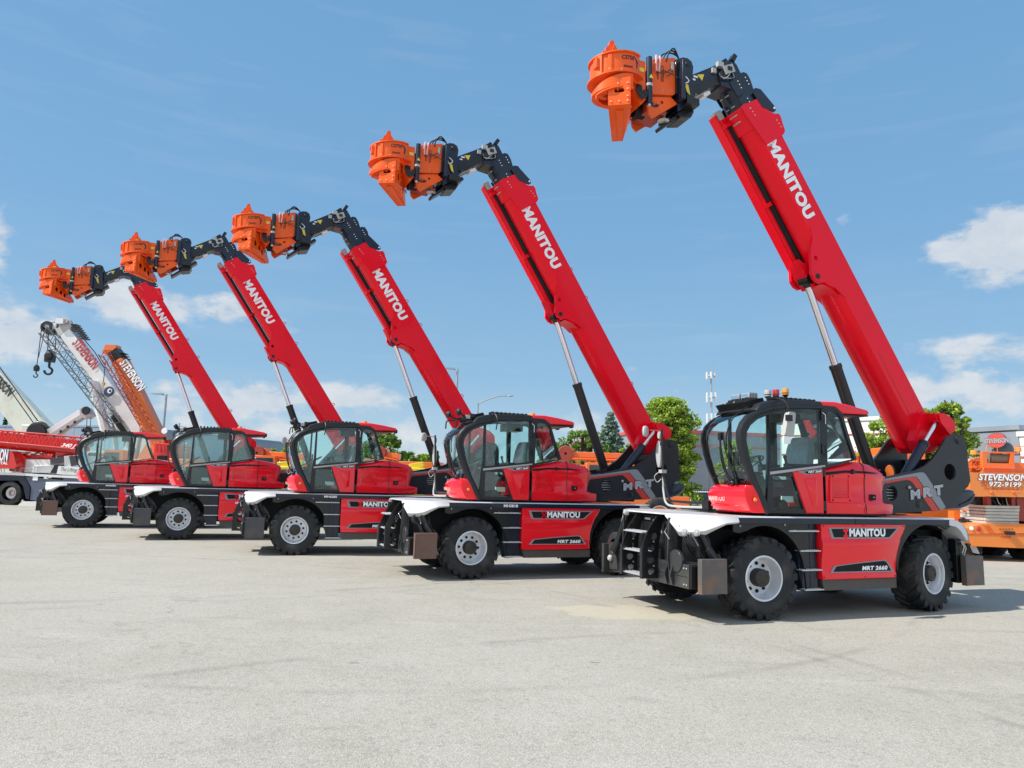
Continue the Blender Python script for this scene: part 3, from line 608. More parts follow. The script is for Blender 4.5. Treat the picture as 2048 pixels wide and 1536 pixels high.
def g_mirror_bracket(g):
    g.tube([(-1.75, -.20, 1.60), (-1.78, .1, 1.60), (-1.80, .72, 1.60), (-1.76, 1.02, 1.64), (-1.72, 1.24, 1.98), (-1.72, 1.27, 2.10), (-1.75, 1.27, 2.86)], .021, BLK, 8, 4)
    g.tube([(-1.75, -.20, 1.53), (-1.78, .1, 1.53), (-1.82, .70, 1.52), (-1.80, 1.05, 1.56), (-1.72, 1.26, 1.78), (-1.71, 1.28, 1.9), (-1.72, 1.28, 2.16)], .019, PLAS, 8, 4)
    g.box(-1.85, -1.65, -.18, -.02, 1.5, 1.64, BLK); g.box(-1.78, -1.68, 1.22, 1.32, 2.08, 2.14, PLAS)
    g.tube([(-1.78, 1.3, 2.1), (-1.84, 1.36, 2.02), (-1.80, 1.34, 1.92), (-1.74, 1.3, 1.98)], .007, PLAS, 5, 4); g.tube([(-1.75, 1.27, 2.82), (-1.82, 1.34, 2.83), (-1.90, 1.42, 2.84)], .010, REDDK, 6, 2)
def g_mirror_round(g):
    g.loft([[(-1.955 + dx, 1.45 + dy, 2.84) + Vector((.5 * a * k, -.86 * a * k, b * k)) if False else (Vector((-1.955 + dx, 1.47 + dy, 2.82)) + Vector((.78 * a * k, .62 * a * k, b * k))) for a, b in [(.085 * cos(t) * abs(cos(t)) ** -.4 if abs(cos(t)) > .05 else 0, .10 * sin(t) * abs(sin(t)) ** -.3 if abs(sin(t)) > .05 else 0) for t in [2 * pi * i / 20 + .08 for i in range(20)]]] for dx, dy, k in ((-.02, .025, .9), (0, 0, 1), (.02, -.02, .8))], PLAS)
    g.ball((-1.975, 1.49, 2.82), .07, MIRR, (.55, .6, 1.1), 8)
def g_mirror_long(g):
    g.loft([[(-1.70 + dx, 1.42 + y * k, 2.42 + z * k) for y, z in [(.075 * cos(t), .24 * sin(t)) for t in [2 * pi * i / 18 for i in range(18)]]] for dx, k in ((-.04, .7), (-.02, 1), (.02, 1), (.03, .9))], PLAS)
    g.tube([(-1.73, 1.28, 2.7), (-1.72, 1.36, 2.6), (-1.70, 1.4, 2.5)], .010, PLASD, 6)
    g.loft([[(-1.70 + dx, 1.40 + y * k, 2.76 + z * k) for y, z in [(.05 * cos(t), .08 * sin(t)) for t in [2 * pi * i / 14 for i in range(14)]]] for dx, k in ((-.03, .8), (0, 1), (.02, .9))], PLAS)
def g_door_red(g):
    o = [(-1.055, 2.115), (-.475, 2.185), (-.475, 1.502), (-.815, 1.502)]
    g.loft([[(x, y, z) for x, z in p] for y, p in ((NEAR + .02, o), (NEAR - .025, o), (NEAR - .04, inset(o, (.04, .04))))], RED)
    g.loft([[(-.86, NEAR - .041, 2.02), (-.60, NEAR - .041, 2.04), (-.60, NEAR - .041, 1.64), (-.70, NEAR - .041, 1.60)], [(-.83, NEAR - .052, 2.0), (-.62, NEAR - .052, 2.02), (-.62, NEAR - .052, 1.66), (-.69, NEAR - .052, 1.63)]], RED)
    g.plate([(-.97, 2.12), (-.50, 2.178), (-.50, 2.115), (-.80, 2.075)], [], NEAR - .047, NEAR - .038, STRG); g.plate([(-.86, 2.118), (-.505, 2.165), (-.505, 2.118), (-.78, 2.088)], [], NEAR - .050, NEAR - .04, BLKM)
def g_door_text(g): text(g, 'MRT 2660', (-.775, NEAR - .0525, 2.098), Vector((1, 0, .10)), Z_, .26, .034, LETW, .03, .15)
HS = [(-.42, NEAR - .02, 2.19), (-.05, NEAR - .035, 2.255), (.15, NEAR - .03, 2.305), (.36, NEAR - .025, 2.305), (.62, -1.10, 2.27), (.86, -1.04, 2.225), (1.0, -.98, 2.165), (1.04, -.95, 2.13)]
def g_hood(g):
    secs = []
    for x, y, t in HS:
        xb = x + (0.0 if x < .8 else (x - .8) * .55); xm = x - (0 if x < .95 else (x - .95) * 1.2)
        secs.append([(xb, y + .01, 1.502), (xb, y - .005, 1.60), (xb - .01, y - .01, 1.66), (xm, y + .015, 1.70), (xm, y + .01, 2.02), (x, y - .005, 2.10), (x, y + .02, t - .06), (x, y + .08, t), (x, -.62, t + .02), (x, -.52, t - .05), (x, -.50, 1.502)])
    g.loft(secs, RED)
    g.box(-.43, -.415, NEAR - .03, -.6, 1.51, 2.2, BLKM)
def g_hood_seams(g):
    g.tube([(.375, NEAR - .040, 1.51), (.375, NEAR - .040, 1.62), (.375, NEAR - .012, 1.71), (.375, NEAR - .018, 2.02), (.375, NEAR - .036, 2.10), (.375, NEAR - .01, 2.25), (.375, NEAR + .06, 2.312)], .007, BLK, 5)
def g_vent(g):
    g.plate([(-.35, 1.68), (-.33, 2.09), (.06, 2.10), (.08, 1.68)], [[(-.31, 1.74), (-.31, 2.05), (.03, 2.05), (.03, 1.74)]], NEAR - .04, NEAR - .0, RED)
    for k in range(13): z = 1.755 + k * .0235; g.box(-.31, .03, NEAR - .034, NEAR - .012, z, z + .012, RED)
    g.box(-.31, .03, NEAR - .010, NEAR - .005, 1.74, 2.05, REDDK)
    for x, z in ((-.30, 1.71), (.04, 1.71), (-.29, 2.07), (.03, 2.075)): g.cyl((x, NEAR - .04, z), (x, NEAR - .048, z), .012, BLKM, n=10)
def g_hood_band(g):
    g.plate([(-.40, 2.13), (-.05, 2.165), (.36, 2.165), (.36, 2.135), (-.05, 2.13), (-.40, 2.085)], [], NEAR - .048, NEAR - .03, BLKM)
    g.plate([(.39, 2.165), (.75, 2.145), (.39, 2.135)], [], NEAR - .04, NEAR - .01, BLKM, fn=lambda x, y, z: (x, y + (x - .39) * .13, z))
    g.lathe([(.0001, -.03), (.03, -.028), (.038, -.01), (.038, .02)], BLK, (.12, NEAR - .04, 2.15), n=16)
def g_latch(g):
    g.box(.50, .62, -1.128, -1.08, 1.72, 1.81, BLKM); g.ball((.565, -1.132, 1.765), .012, PLAS, n=6)
def g_beacons(g, c):
    pass
def g_beacon(x, y, z0, h, m):
    def f(g):
        g.cyl((x, y, z0 - .01), (x, y, z0 + h), .011, BLK, n=8); g.lathe([(.011, 0), (.02, .01), (.045, .035), (.05, .05)], BLK, (x, y, z0 + h - .04), 'Z', 16)
        g.lathe([(.0001, .105), (.05, .10), (.055, .08), (.052, .01), (.05, 0)], m, (x, y, z0 + h + .01), 'Z', 18); g.lathe([(.05, .0), (.057, .004), (.057, .012), (.05, .014)], BLK, (x, y, z0 + h + .03), 'Z', 16)
    return f
def g_low_beacon(g):
    g.lathe([(.0001, .07), (.06, .065), (.07, .03), (.07, .0)], AMB, (-.2, -.6, 3.24), 'Z', 18); g.box(-.34, -.05, -.64, -.56, 3.225, 3.26, REDDK)
def g_tall_beacon(g):
    g.cyl((-.22, -.6, 3.2), (-.22, -.6, 3.4), .014, PLAS, n=8); g.lathe([(.0001, .10), (.05, .095), (.055, .05), (.05, .0)], AMB, (-.22, -.6, 3.38), 'Z', 18)
def g_tail_light(y):
    return lambda g: g.lathe([(.0001, .02), (.045, .02), (.055, 0), (.055, -.05), (.03, -.06)], BLK, (.54, y, 3.06), 'X', 16)

PL = [(1.0, 1.50), (1.0, 2.05), (1.45, 2.09), (2.0, 2.20), (2.23, 2.24), (2.48, 2.335), (2.66, 2.45), (2.83, 2.61), (3.0, 2.80), (3.09, 2.88), (3.2, 2.925), (3.36, 2.93), (3.47, 2.90), (3.53, 2.83), (3.56, 2.72), (3.565, 2.45), (3.60, 2.1), (3.53, 2.0), (3.38, 1.9), (2.96, 1.62), (2.78, 1.565), (1.66, 1.495)]
def g_plate_near(g):
    g.plate(PL, [circ(3.09, 2.245, .145, n=24), circ(1.66, 1.84, .13, .13, 24)], -.525, -.48, GRYP)
def g_plate_far(g): g.plate(PL, [circ(3.09, 2.245, .145, n=24)], .72, .765, GRYP)
def g_tail_cross(g):
    g.box(1.2, 2.4, -.48, .72, 1.5, 1.56, BLKM); g.box(3.45, 3.52, -.48, .72, 2.0, 2.5, BLKM); g.cyl((3.34, -.55, 2.83), (3.34, .79, 2.83), .06, BLK, n=16)
    g.lathe([(.0001, -.03), (.05, -.03), (.055, -.02), (.075, -.018), (.085, 0)], GRYP, (3.34, -.525, 2.83), n=20); g.cyl((2.9, .1, 2.22), (3.3, .1, 2.22), .02, PLAS, n=8)
    g.lathe([(.0001, -.02), (.03, -.02), (.06, -.01), (.065, 0)], BLK, (2.28, -.525, 1.665), n=18); g.ball((2.05, -.545, 1.945), .03, PLAS, n=6); g.box(2.05, 2.12, -.535, -.52, 1.92, 1.95, BLK)
    g.plate([(1.0, 1.56), (1.0, 2.0), (1.9, 2.12), (2.3, 1.9), (2.5, 1.6)], [], -.2, -.17, BLKM)
    for k in range(5): g.box(1.5, 1.84, -.42, -.40, 1.74 + k * .05, 1.76 + k * .05, PLAS)
def g_plate_stripes(g):
    y0, y1 = -.531, -.522
    g.plate([(1.0, 2.035), (1.55, 2.085), (2.34, 2.215), (2.42, 2.215), (2.47, 2.19), (2.62, 2.02), (2.93, 1.62), (2.79, 1.565), (2.32, 2.07), (2.25, 2.135), (2.16, 2.135), (1.0, 1.97)], [], y0, y1, STRG)
    g.plate([(1.0, 1.965), (2.15, 2.13), (2.24, 2.125), (2.31, 2.06), (2.765, 1.562), (2.60, 1.545), (2.16, 2.02), (2.08, 2.07), (2.0, 2.075), (1.0, 1.92)], [], y0, y1, STRR)
def g_plate_text(g):
    d = Vector((1, 0, .13))
    for ch, x, z, h in (('M', 2.085, 1.735, .165), ('R', 2.385, 1.775, .175), ('T', 2.655, 1.81, .18)):
        text(g, ch, (x - .012, -.533, z - .012), d, Z_, .255, h + .024, BLK, .10); text(g, ch, (x, -.536, z), d, Z_, .23, h, LETG, .06)
def g_counterweight(g):
    secs = []
    for y, k in ((-.50, .82), (-.46, .95), (-.3, 1.0), (.5, 1.0), (.68, .95), (.72, .82)):
        o = [(2.80, 1.60), (3.0, 1.575), (3.35, 1.585), (3.6, 1.65), (3.74, 1.75), (3.80, 1.85), (3.78, 1.93), (3.66, 1.955), (3.45, 1.93), (3.2, 1.85)]
        secs.append([(3.3 + (x - 3.3) * k, y, 1.76 + (z - 1.76) * k) for x, z in o])
    g.loft(secs, NAVY); g.tube([(3.3, -.505, 1.66), (3.55, -.51, 1.74), (3.74, -.49, 1.86)], .014, BLK, 6)

PIN = Vector((.645, .22, 5.64)); BASE = Vector((2.06, .22, 2.16))
def g_lift_barrel(g):
    d = (BASE - PIN).normalized(); t = PIN + d * 1.63
    g.cyl(BASE, t, .102, BLK, n=24); g.cyl(t - d * .0, t + d * .07, .112, BLK, n=24); g.cyl((2.06, .0, 2.16), (2.06, .44, 2.16), .1, BLK, n=16); g.cyl(BASE - d * .2 + Y_ * .09, t + d * .2 + Y_ * .09, .016, BLK, n=6)
def g_lift_rod(g):
    d = (BASE - PIN).normalized(); g.cyl(PIN, PIN + d * 1.66, .060, CHRM, n=20); g.cyl(PIN - Y_ * .12, PIN + Y_ * .12, .095, BLK, n=18); g.cyl(PIN, PIN + d * .14, .085, BLK, n=18)
CB, CT = Vector((2.16, -.34, 2.1)), Vector((3.06, -.34, 3.16))
def g_comp_barrel(g):
    d = (CT - CB).normalized(); g.cyl(CB - d * .2, CB + d * .84, .088, NAVY, n=20); g.cyl(CB + d * .80, CB + d * .86, .094, BLK, n=20)
def g_comp_rod(g):
    d = (CT - CB).normalized(); g.cyl(CB + d * .84, CT, .040, CHRM, n=16); g.cyl(CT - Y_ * .06, CT + Y_ * .06, .06, BLK, n=14)

BY0, BY1 = -.05, .49
def boom_sec(s, n1=4.5, n0=4.02, lo=3.89, ins=0.0):
    a, b = BY0 + ins, BY1 - ins; w = b - a
    return [bp_(s, n, y) for y, n in ((a, n1 - .02), (a + .02, n1), (b - .02, n1), (b, n1 - .02), (b, n0), (b - .17 * w, n0 - (n0 - lo) * .6), (b - .33 * w, lo + .004), (a + .5 * w, lo), (a + .33 * w, lo + .004), (a + .17 * w, n0 - (n0 - lo) * .6), (a, n0))]
def g_boom(top):
    def f(g):
        g.loft([boom_sec(.62), boom_sec(top - .45)], RED1)
        # collar with the shaped cheek plates
        g.loft([boom_sec(top - .46, 4.525, 4.0, 3.85, -.02), boom_sec(top - .02, 4.4, 4.0, 3.85, -.02)], RED1, caps=True)
        ch = [(top - .82, 4.02), (top - .80, 4.51), (top - .75, 4.575), (top - .62, 4.60), (top - .50, 4.635), (top - .435, 4.625), (top - .40, 4.53), (top - .27, 4.40), (top - .13, 4.25), (top - .03, 4.10), (top, 4.0), (top - .02, 3.9), (top - .3, 3.93)]
        for y0, y1 in ((BY0 - .026, BY0 - .005), (BY1 + .005, BY1 + .026)): g.plate(bxz(ch), [], y0, y1, RED1)
        for s, n in ((top - .12, 4.07), (top - .19, 4.08), (top - .26, 4.09), (top - .52, 4.50), (top - .59, 4.51), (top - .66, 4.52)): p = bp_(s, n, BY0 - .026); g.cyl(p, p - Y_ * .012, .014, PALER, n=8)
        for k in range(4):
            for w in (.12, .2): p = bp_(top - .1 - .13 * (k // 2), 3.85 + .03, BY0 + w + (k % 2) * .05); g.cyl(p, p - BN * .05, .014, PLAS, n=6)
        # weld line and the lower guide edge
        g.tube([bp_(.75, 4.10, BY0 - .002), bp_(2.5, 4.14, BY0 - .002)], .006, REDDK, 4)
        # cheeks that carry the lift cylinder
        c = bxz([(5.15, 4.06), (4.95, 3.98), (4.78, 3.80), (4.62, 3.70), (4.42, 3.57), (4.30, 3.575), (4.20, 3.64), (4.17, 3.76), (3.95, 3.93), (3.7, 4.03)])
        for y0, y1 in ((BY0 - .012, BY0 + .05), (BY1 - .05, BY1 + .012)): g.plate(c, [circ(bp_(4.62, 3.83, 0).x, bp_(4.62, 3.83, 0).z, .045, n=12)], y0, y1, RED1)
        p = PIN; g.cyl((p.x, BY0 - .03, p.z), (p.x, BY1 + .03, p.z), .045, BLK, n=16); g.lathe([(.0001, -.02), (.035, -.02), (.05, 0)], BLK, (p.x, BY0 - .015, p.z), n=16)
        g.loft([[bp_(s, n, BY0 + .04), bp_(s, n, BY1 - .04), bp_(s, n + .04, BY1 - .04), bp_(s, n + .04, BY0 + .04)] for s, n in ((4.16, 3.72), (4.0, 3.86), (3.8, 3.93))], RED1)
        # foot: side boxes round the pivot, with the levelling bracket on the near side
        g.plate([(3.05, 2.62), (2.78, 3.02), (2.85, 3.30), (3.02, 3.40), (3.36, 3.30), (3.60, 3.14), (3.62, 2.95), (3.48, 2.74), (3.25, 2.60)], [], BY0 - .01, BY1, RED1)
        g.plate([(2.66, 2.80), (2.80, 3.20), (2.87, 3.30), (2.95, 3.34), (3.16, 3.32), (3.34, 3.26), (3.46, 3.18), (3.48, 3.0), (3.30, 2.72), (3.02, 2.60), (2.72, 2.62)], [], -.19, BY0 + .02, RED1)
        g.plate([(2.72, 2.78), (2.85, 3.18), (2.93, 3.27), (3.14, 3.26), (3.30, 3.2), (3.38, 3.1), (3.38, 2.98), (3.24, 2.76), (3.0, 2.66), (2.76, 2.66)], [], -.20, -.185, RED1)
        g.plate([(2.92, 3.30), (3.16, 3.31), (3.33, 3.24), (3.44, 3.14), (3.42, 3.0), (3.28, 2.93), (3.18, 3.02), (3.05, 3.10), (2.95, 3.2)], [], -.42, -.18, RED1); g.lathe([(.0001, -.025), (.03, -.02), (.045, 0)], BLK, (3.10, -.42, 3.16), n=14)
        g.plate([(2.98, 3.28), (3.2, 3.26), (3.3, 3.18), (3.28, 3.06), (3.14, 3.02), (3.02, 3.12)], [], -.46, -.43, RED1)
        g.cyl((3.34, -.45, 2.83), (3.34, .7, 2.83), .11, RED1, n=18)
    return f
def g_eyes(g):
    for s in (1.0, 2.05, 4.35, 5.1): g.tube([bp_(s, 4.49, .05), bp_(s - .03, 4.54, .05), bp_(s - .01, 4.575, .05), bp_(s + .04, 4.56, .05), bp_(s + .05, 4.49, .05)], .010, RED1, 6, 3)
def g_boom_text(top):
    def f(g): text(g, 'MANITOU', bp_(top - .775, 4.045, BY0 - .004), -BE, BN, 1.56, .265, LETW, .055, 0, 1.06)
    return f
def g_carrier(top):
    def f(g):
        a, b = .33, .52
        g.loft([[bp_(s, n, y) for y, n in ((a, 3.76), (a + .02, 3.74), (b - .02, 3.74), (b, 3.76), (b, 3.86), (b - .02, 3.88), (a + .02, 3.88), (a, 3.86))] for s in (4.42, top - .02)], RED1)
        g.loft([[bp_(s, n, y) for y, n in ((a + .02, 3.715), (b + .03, 3.715), (b + .03, 3.73), (a + .02, 3.73))] for s in (4.35, top + .10)], RED1)
        for s in (top - .16, 5.85):
            if s < top: g.loft([[bp_(s + d, n, y) for y, n in ((a - .07, 3.72), (b + .02, 3.72), (b + .02, 3.98), (a - .07, 3.98))] for d in (-.035, .035)], RED1)
        g.loft([[bp_(s, n, y) for y, n in ((.26, 3.84), (.34, 3.80), (.34, 3.87), (.26, 3.88))] for s in (4.6, top - .2)], BLKM)
        g.loft([[bp_(s, n, y) for y, n in ((a, 3.74), (b - .02, 3.74), (b - .02, 3.86), (a, 3.86))] for s in (top - .02, top + .15)], PLAS)
        g.plate(bxz([(4.75, 3.62), (4.45, 3.60), (4.15, 3.64), (4.2, 3.7), (4.5, 3.78)]), [], .1, .40, RED1)
    return f
def g_stage(s0, s1, n1, n0, lo, ins, ear):
    def f(g):
        g.loft([boom_sec(s0, n1 - .03, n0, lo, ins), boom_sec(s1, n1 - .03, n0, lo, ins)], NAVY)
        # cheek collar at the mouth
        c = [(s1 - .42, n0 + .01), (s1 - .42, n1 - .02), (s1 - .36, n1 + ear * .3), (s1 - .18, n1 + ear), (s1 - .05, n1 + ear * .95), (s1, n1), (s1 + .02, n0 + .1), (s1 - .02, n0), (s1 - .05, lo + .05), (s1 - .3, lo + .07)]
        for y0, y1 in ((BY0 + ins - .022, BY0 + ins), (BY1 - ins, BY1 - ins + .022)): g.plate(bxz(c), [], y0, y1, NAVY)
        for k in range(3):
            for n in (n0 + .12, n1 - .03): p = bp_(s1 - .10 - .065 * k, n, BY0 + ins - .022); g.cyl(p, p - Y_ * .012, .013, LETW, n=8)
        for k in range(2):
            for j in range(2):
                for w in (.11, .15): p = bp_(s1 - .1 - .13 * k, lo + .03, BY0 + ins + w + .14 * j); g.cyl(p, p - BN * .045, .014, PLAS, n=6)
    return f
def g_last_pin(top):
    def f(g):
        g.plate(bxz([(top + .1, 4.30), (top + .1, 4.50), (top - .1, 4.56), (top - .3, 4.62), (top - .36, 4.60), (top - .37, 4.54), (top - .2, 4.35)]), [], BY0 - .028, BY0 + .0, NAVY)
        p = bp_(top - .31, 4.575, BY0 - .03); g.cyl(p, p - Y_ * .015, .022, LETW, n=10)
    return f
# the head: everything that sits on the boom tip (offset with the tip for the shorter boom)
def g_arm(g):
    ar = [(-1.02, 9.27), (-1.05, 9.34), (-1.18, 9.34), (-1.39, 9.25), (-1.7, 9.06), (-2.03, 8.86), (-2.1, 8.6), (-2.0, 8.36), (-1.92, 8.45), (-1.83, 8.60), (-1.70, 8.73), (-1.52, 8.80), (-1.38, 8.86), (-1.25, 8.92), (-1.10, 8.98)]
    g.plate(ar, [], .07, .37, NAVY)
    g.plate([(-1.45, 9.0), (-1.9, 8.72), (-1.95, 8.55), (-1.75, 8.62), (-1.45, 8.83), (-1.3, 8.87), (-1.2, 9.0)], [], .02, .42, BLK)
    hd = [(8.42, 4.18), (8.40, 4.30), (8.30, 4.345), (8.14, 4.34), (8.0, 4.2), (7.95, 3.98), (8.1, 3.8), (8.3, 3.9)]
    g.plate(bxz(hd), [], .0, .44, NAVY)
    g.cyl((-1.12, -.03, 9.16), (-1.12, .47, 9.16), .07, BLK, n=18)
def g_valve(g):
    g.box(-1.29, -1.09, -.05, .04, 9.09, 9.24, PLAS, Matrix.Translation((-1.19, 0, 9.16)) @ Matrix.Rotation(.45, 4, 'Y').inverted() @ Matrix.Translation((1.19, 0, -9.16)))
    g.box(-1.24, -1.15, -.065, -.05, 9.13, 9.2, PLASD); g.box(-1.40, -1.28, .0, .07, 9.2, 9.29, PLAS); g.box(-1.12, -1.04, -.02, .1, 9.36, 9.5, BLK, Matrix.Translation((-1.08, 0, 9.4)) @ Matrix.Rotation(.5, 4, 'Y') @ Matrix.Translation((1.08, 0, -9.4)))
    g.plate([(-1.34, 9.3), (-1.2, 9.42), (-1.15, 9.38), (-1.28, 9.27)], [], .05, .09, BLK); g.box(-1.5, -1.42, .03, .07, 9.07, 9.16, PLAS)
    r = random.Random(2)
    for k in range(5): a = Vector((-1.2 + .03 * k, -.03, 9.1)); g.tube([a, a + Vector((-.03 + r.uniform(-.05, .05), -.03, -.1)), a + Vector((-.12 - .04 * k, -.02, -.13 + r.uniform(-.03, .03))), a + Vector((-.2 - .02 * k, .03, -.04))], .008, PLAS if k % 2 else PLASD, 5, 4)
    g.plate([(-1.80, 8.96), (-1.66, 9.0), (-1.70, 8.87)], [], .058, .07, YEL); g.box(-1.9, -1.84, .06, .07, 8.84, 8.87, LETW); g.box(-1.87, -1.79, .06, .07, 8.90, 8.93, LETW)
    g.tube([(-1.6, .1, 8.72), (-1.75, .08, 8.6), (-1.88, .1, 8.5), (-2.0, .1, 8.38)], .014, PLAS, 6, 3); g.box(-1.66, -1.50, .1, .3, 8.66, 8.72, LETW, Matrix.Translation((-1.58, 0, 8.7)) @ Matrix.Rotation(-.5, 4, 'Y') @ Matrix.Translation((1.58, 0, -8.7)))
def g_carriage(g):
    for y in (-.08, .48):
        g.plate([(-2.30, 8.30), (-2.30, 9.04), (-2.2, 9.10), (-2.10, 9.11), (-2.02, 9.07), (-1.985, 8.98), (-2.0, 8.8), (-1.99, 8.55), (-1.95, 8.40), (-2.1, 8.24), (-2.3, 8.1)], [], y, y + .035, NAVY)
        g.lathe([(.0001, -.02), (.04, -.02), (.055, 0)], BLK, (-2.10, y, 9.0), n=16)
    g.box(-2.32, -2.26, -.25, .7, 8.25, 8.95, NAVY); g.cyl((-2.1, -.08, 9.0), (-2.1, .52, 9.0), .04, BLK); g.cyl((-2.05, .2, 8.95), (-2.06, .22, 8.35), .06, NAVY, n=12)
    # slanting foot blade
    g.add([(-2.50, .05, 7.90), (-2.50, .32, 7.90), (-1.83, .32, 8.46), (-1.83, .05, 8.46), (-2.47, .05, 7.85), (-2.47, .32, 7.85), (-1.78, .32, 8.40), (-1.78, .05, 8.40)], [(0, 1, 2, 3), (7, 6, 5, 4), (0, 3, 7, 4), (1, 5, 6, 2), (3, 2, 6, 7), (0, 4, 5, 1)], BLK)
    g.box(-2.2, -1.95, -.2, .6, 8.22, 8.34, BLK); g.plate([(-2.25, 8.12), (-2.0, 8.3), (-1.92, 8.22), (-1.98, 8.1), (-2.2, 8.05)], [], .0, .4, BLK)
    g.tube([(-2.2, -.12, 8.75), (-2.12, -.14, 8.66), (-2.2, -.14, 8.6), (-2.24, -.12, 8.68)], .012, LETW, 6, 3); g.plate([(-2.2, 8.62), (-2.12, 8.6), (-2.08, 8.42), (-2.14, 8.46)], [], -.12, -.11, YEL)
def g_obox(g):
    g.plate([(-2.85, 8.27), (-2.85, 8.86), (-2.80, 8.90), (-2.40, 9.03), (-2.355, 9.02), (-2.36, 8.40), (-2.41, 8.35)], [], -.10, .50, ORG)
    g.box(-2.37, -2.32, -.13, .53, 8.38, 9.0, BLK); g.plate([(-2.86, 8.24), (-2.43, 8.34), (-2.30, 8.24), (-2.78, 7.88), (-2.86, 7.95), (-2.90, 8.15)], [circ(-2.6, 8.2, .03, n=8), circ(-2.7, 8.12, .03, n=8)], -.06, -.02, ORG); g.plate([(-2.86, 8.24), (-2.43, 8.34), (-2.30, 8.24), (-2.78, 7.88), (-2.86, 7.95), (-2.90, 8.15)], [], .44, .48, ORG)
    g.box(-2.88, -2.5, -.02, .44, 8.0, 8.2, REDDK)
    for x, z in ((-2.80, 8.32), (-2.62, 8.36), (-2.44, 8.42), (-2.43, 8.92), (-2.78, 8.83), (-2.62, 8.40)): g.cyl((x, -.10, z), (x, -.112, z), .012, PLAS, n=8)
def g_obox_text(g): text(g, 'CS750', (-2.655, -.103, 8.83), -Z_, X_, .29, .062, LETB, .03)
def g_obox_text2(g): text(g, 'tmort', (-2.73, -.103, 8.72), -Z_, X_, .16, .045, LETB, .03)
def g_obox_switch(g): g.box(-2.46, -2.41, -.13, -.10, 8.78, 8.93, PLAS); g.tube([(-2.44, -.13, 8.78), (-2.46, -.15, 8.7), (-2.56, -.13, 8.64)], .008, HOSE, 5, 3)
def head_hoses():
    o = []
    for k in range(3):
        d = .04 * k; o.append(([(-2.62 + d, -.02 - d, 8.92), (-2.60 + d, -.05 - d, 9.05), (-2.42, -.06 - d, 9.13 + .02 * k), (-2.26, -.04, 9.10), (-2.2, .0, 8.96)], .014, HOSE))
    for k in range(2): o.append(([(-2.75 + .07 * k, -.12, 8.97), (-2.77 + .07 * k, -.15, 8.85), (-2.76 + .05 * k, -.14, 8.68)], .018, PALER))
    o.append(([(-2.76, -.13, 8.66), (-2.6, -.15, 8.68), (-2.46, -.13, 8.80)], .007, HOSE)); o.append(([(-2.62, -.12, 8.74), (-2.45, -.2, 8.64), (-2.28, -.16, 8.62)], .008, HOSE))
    for k in range(4): o.append(([(-2.82 + .06 * k, -.03, 8.26), (-2.83 + .05 * k, -.06, 8.14 - .01 * k), (-2.92 + .03 * k, -.06, 8.10), (-2.96, .0, 8.2)], .011, HOSE))
    for k in range(5): o.append(([(-3.14 + .02 * k, -.16, 8.34), (-3.17 + .03 * k, -.20, 8.22 - .02 * k), (-3.07 + .02 * k, -.2, 8.08 + .015 * k), (-3.0 + .015 * k, -.15, 8.28)], .012, HOSE))
    return o
def g_drop_foot(g):
    g.box(-2.54, -2.50, -.01, .07, 7.95, 8.34, GLSD); g.cyl((-2.52, .03, 7.93), (-2.52, .03, 8.34), .022, TREAD, n=8); g.lathe([(.0001, .01), (.09, .008), (.10, 0), (.0001, -.01)], TREAD, (-2.52, .03, 7.93), 'Z', 14)
def g_rotator(g):
    g.cyl((-2.92, .20, 8.50), (-2.84, .20, 8.50), .30, BLKM, n=28); g.cyl((-2.90, -.14, 8.06), (-2.90, -.14, 8.88), .052, NAVY, n=16)
    g.cyl((-2.90, -.14, 8.36), (-2.90, -.14, 8.41), .062, PLAS, n=16); g.cyl((-2.90, -.14, 8.66), (-2.90, -.14, 8.80), .040, PLAS, n=12); g.plate([(-2.93, 8.49), (-2.86, 8.49), (-2.895, 8.56)], [], -.20, -.19, YEL)
    g.cyl((-2.90, .5, 8.1), (-2.90, .5, 8.85), .052, NAVY, n=14); g.cyl((-3.0, .2, 8.10), (-2.8, .2, 8.10), .12, BLKM, n=14); g.cyl((-2.90, -.14, 8.06), (-2.90, -.14, 8.02), .03, TREAD)
def g_midblock(g):
    g.plate([(-3.20, 8.20), (-3.22, 8.70), (-3.12, 8.80), (-2.97, 8.80), (-2.96, 8.12), (-3.05, 8.02)], [], -.13, .5, ORG); g.box(-3.09, -2.99, -.137, -.13, 8.60, 8.67, YEL)
    g.plate([(-3.45, 8.2), (-3.45, 8.75), (-3.2, 8.72), (-3.2, 8.25)], [], .0, .4, REDDK)
DC = Vector((-3.44, .04, 8.56)); DR = .42
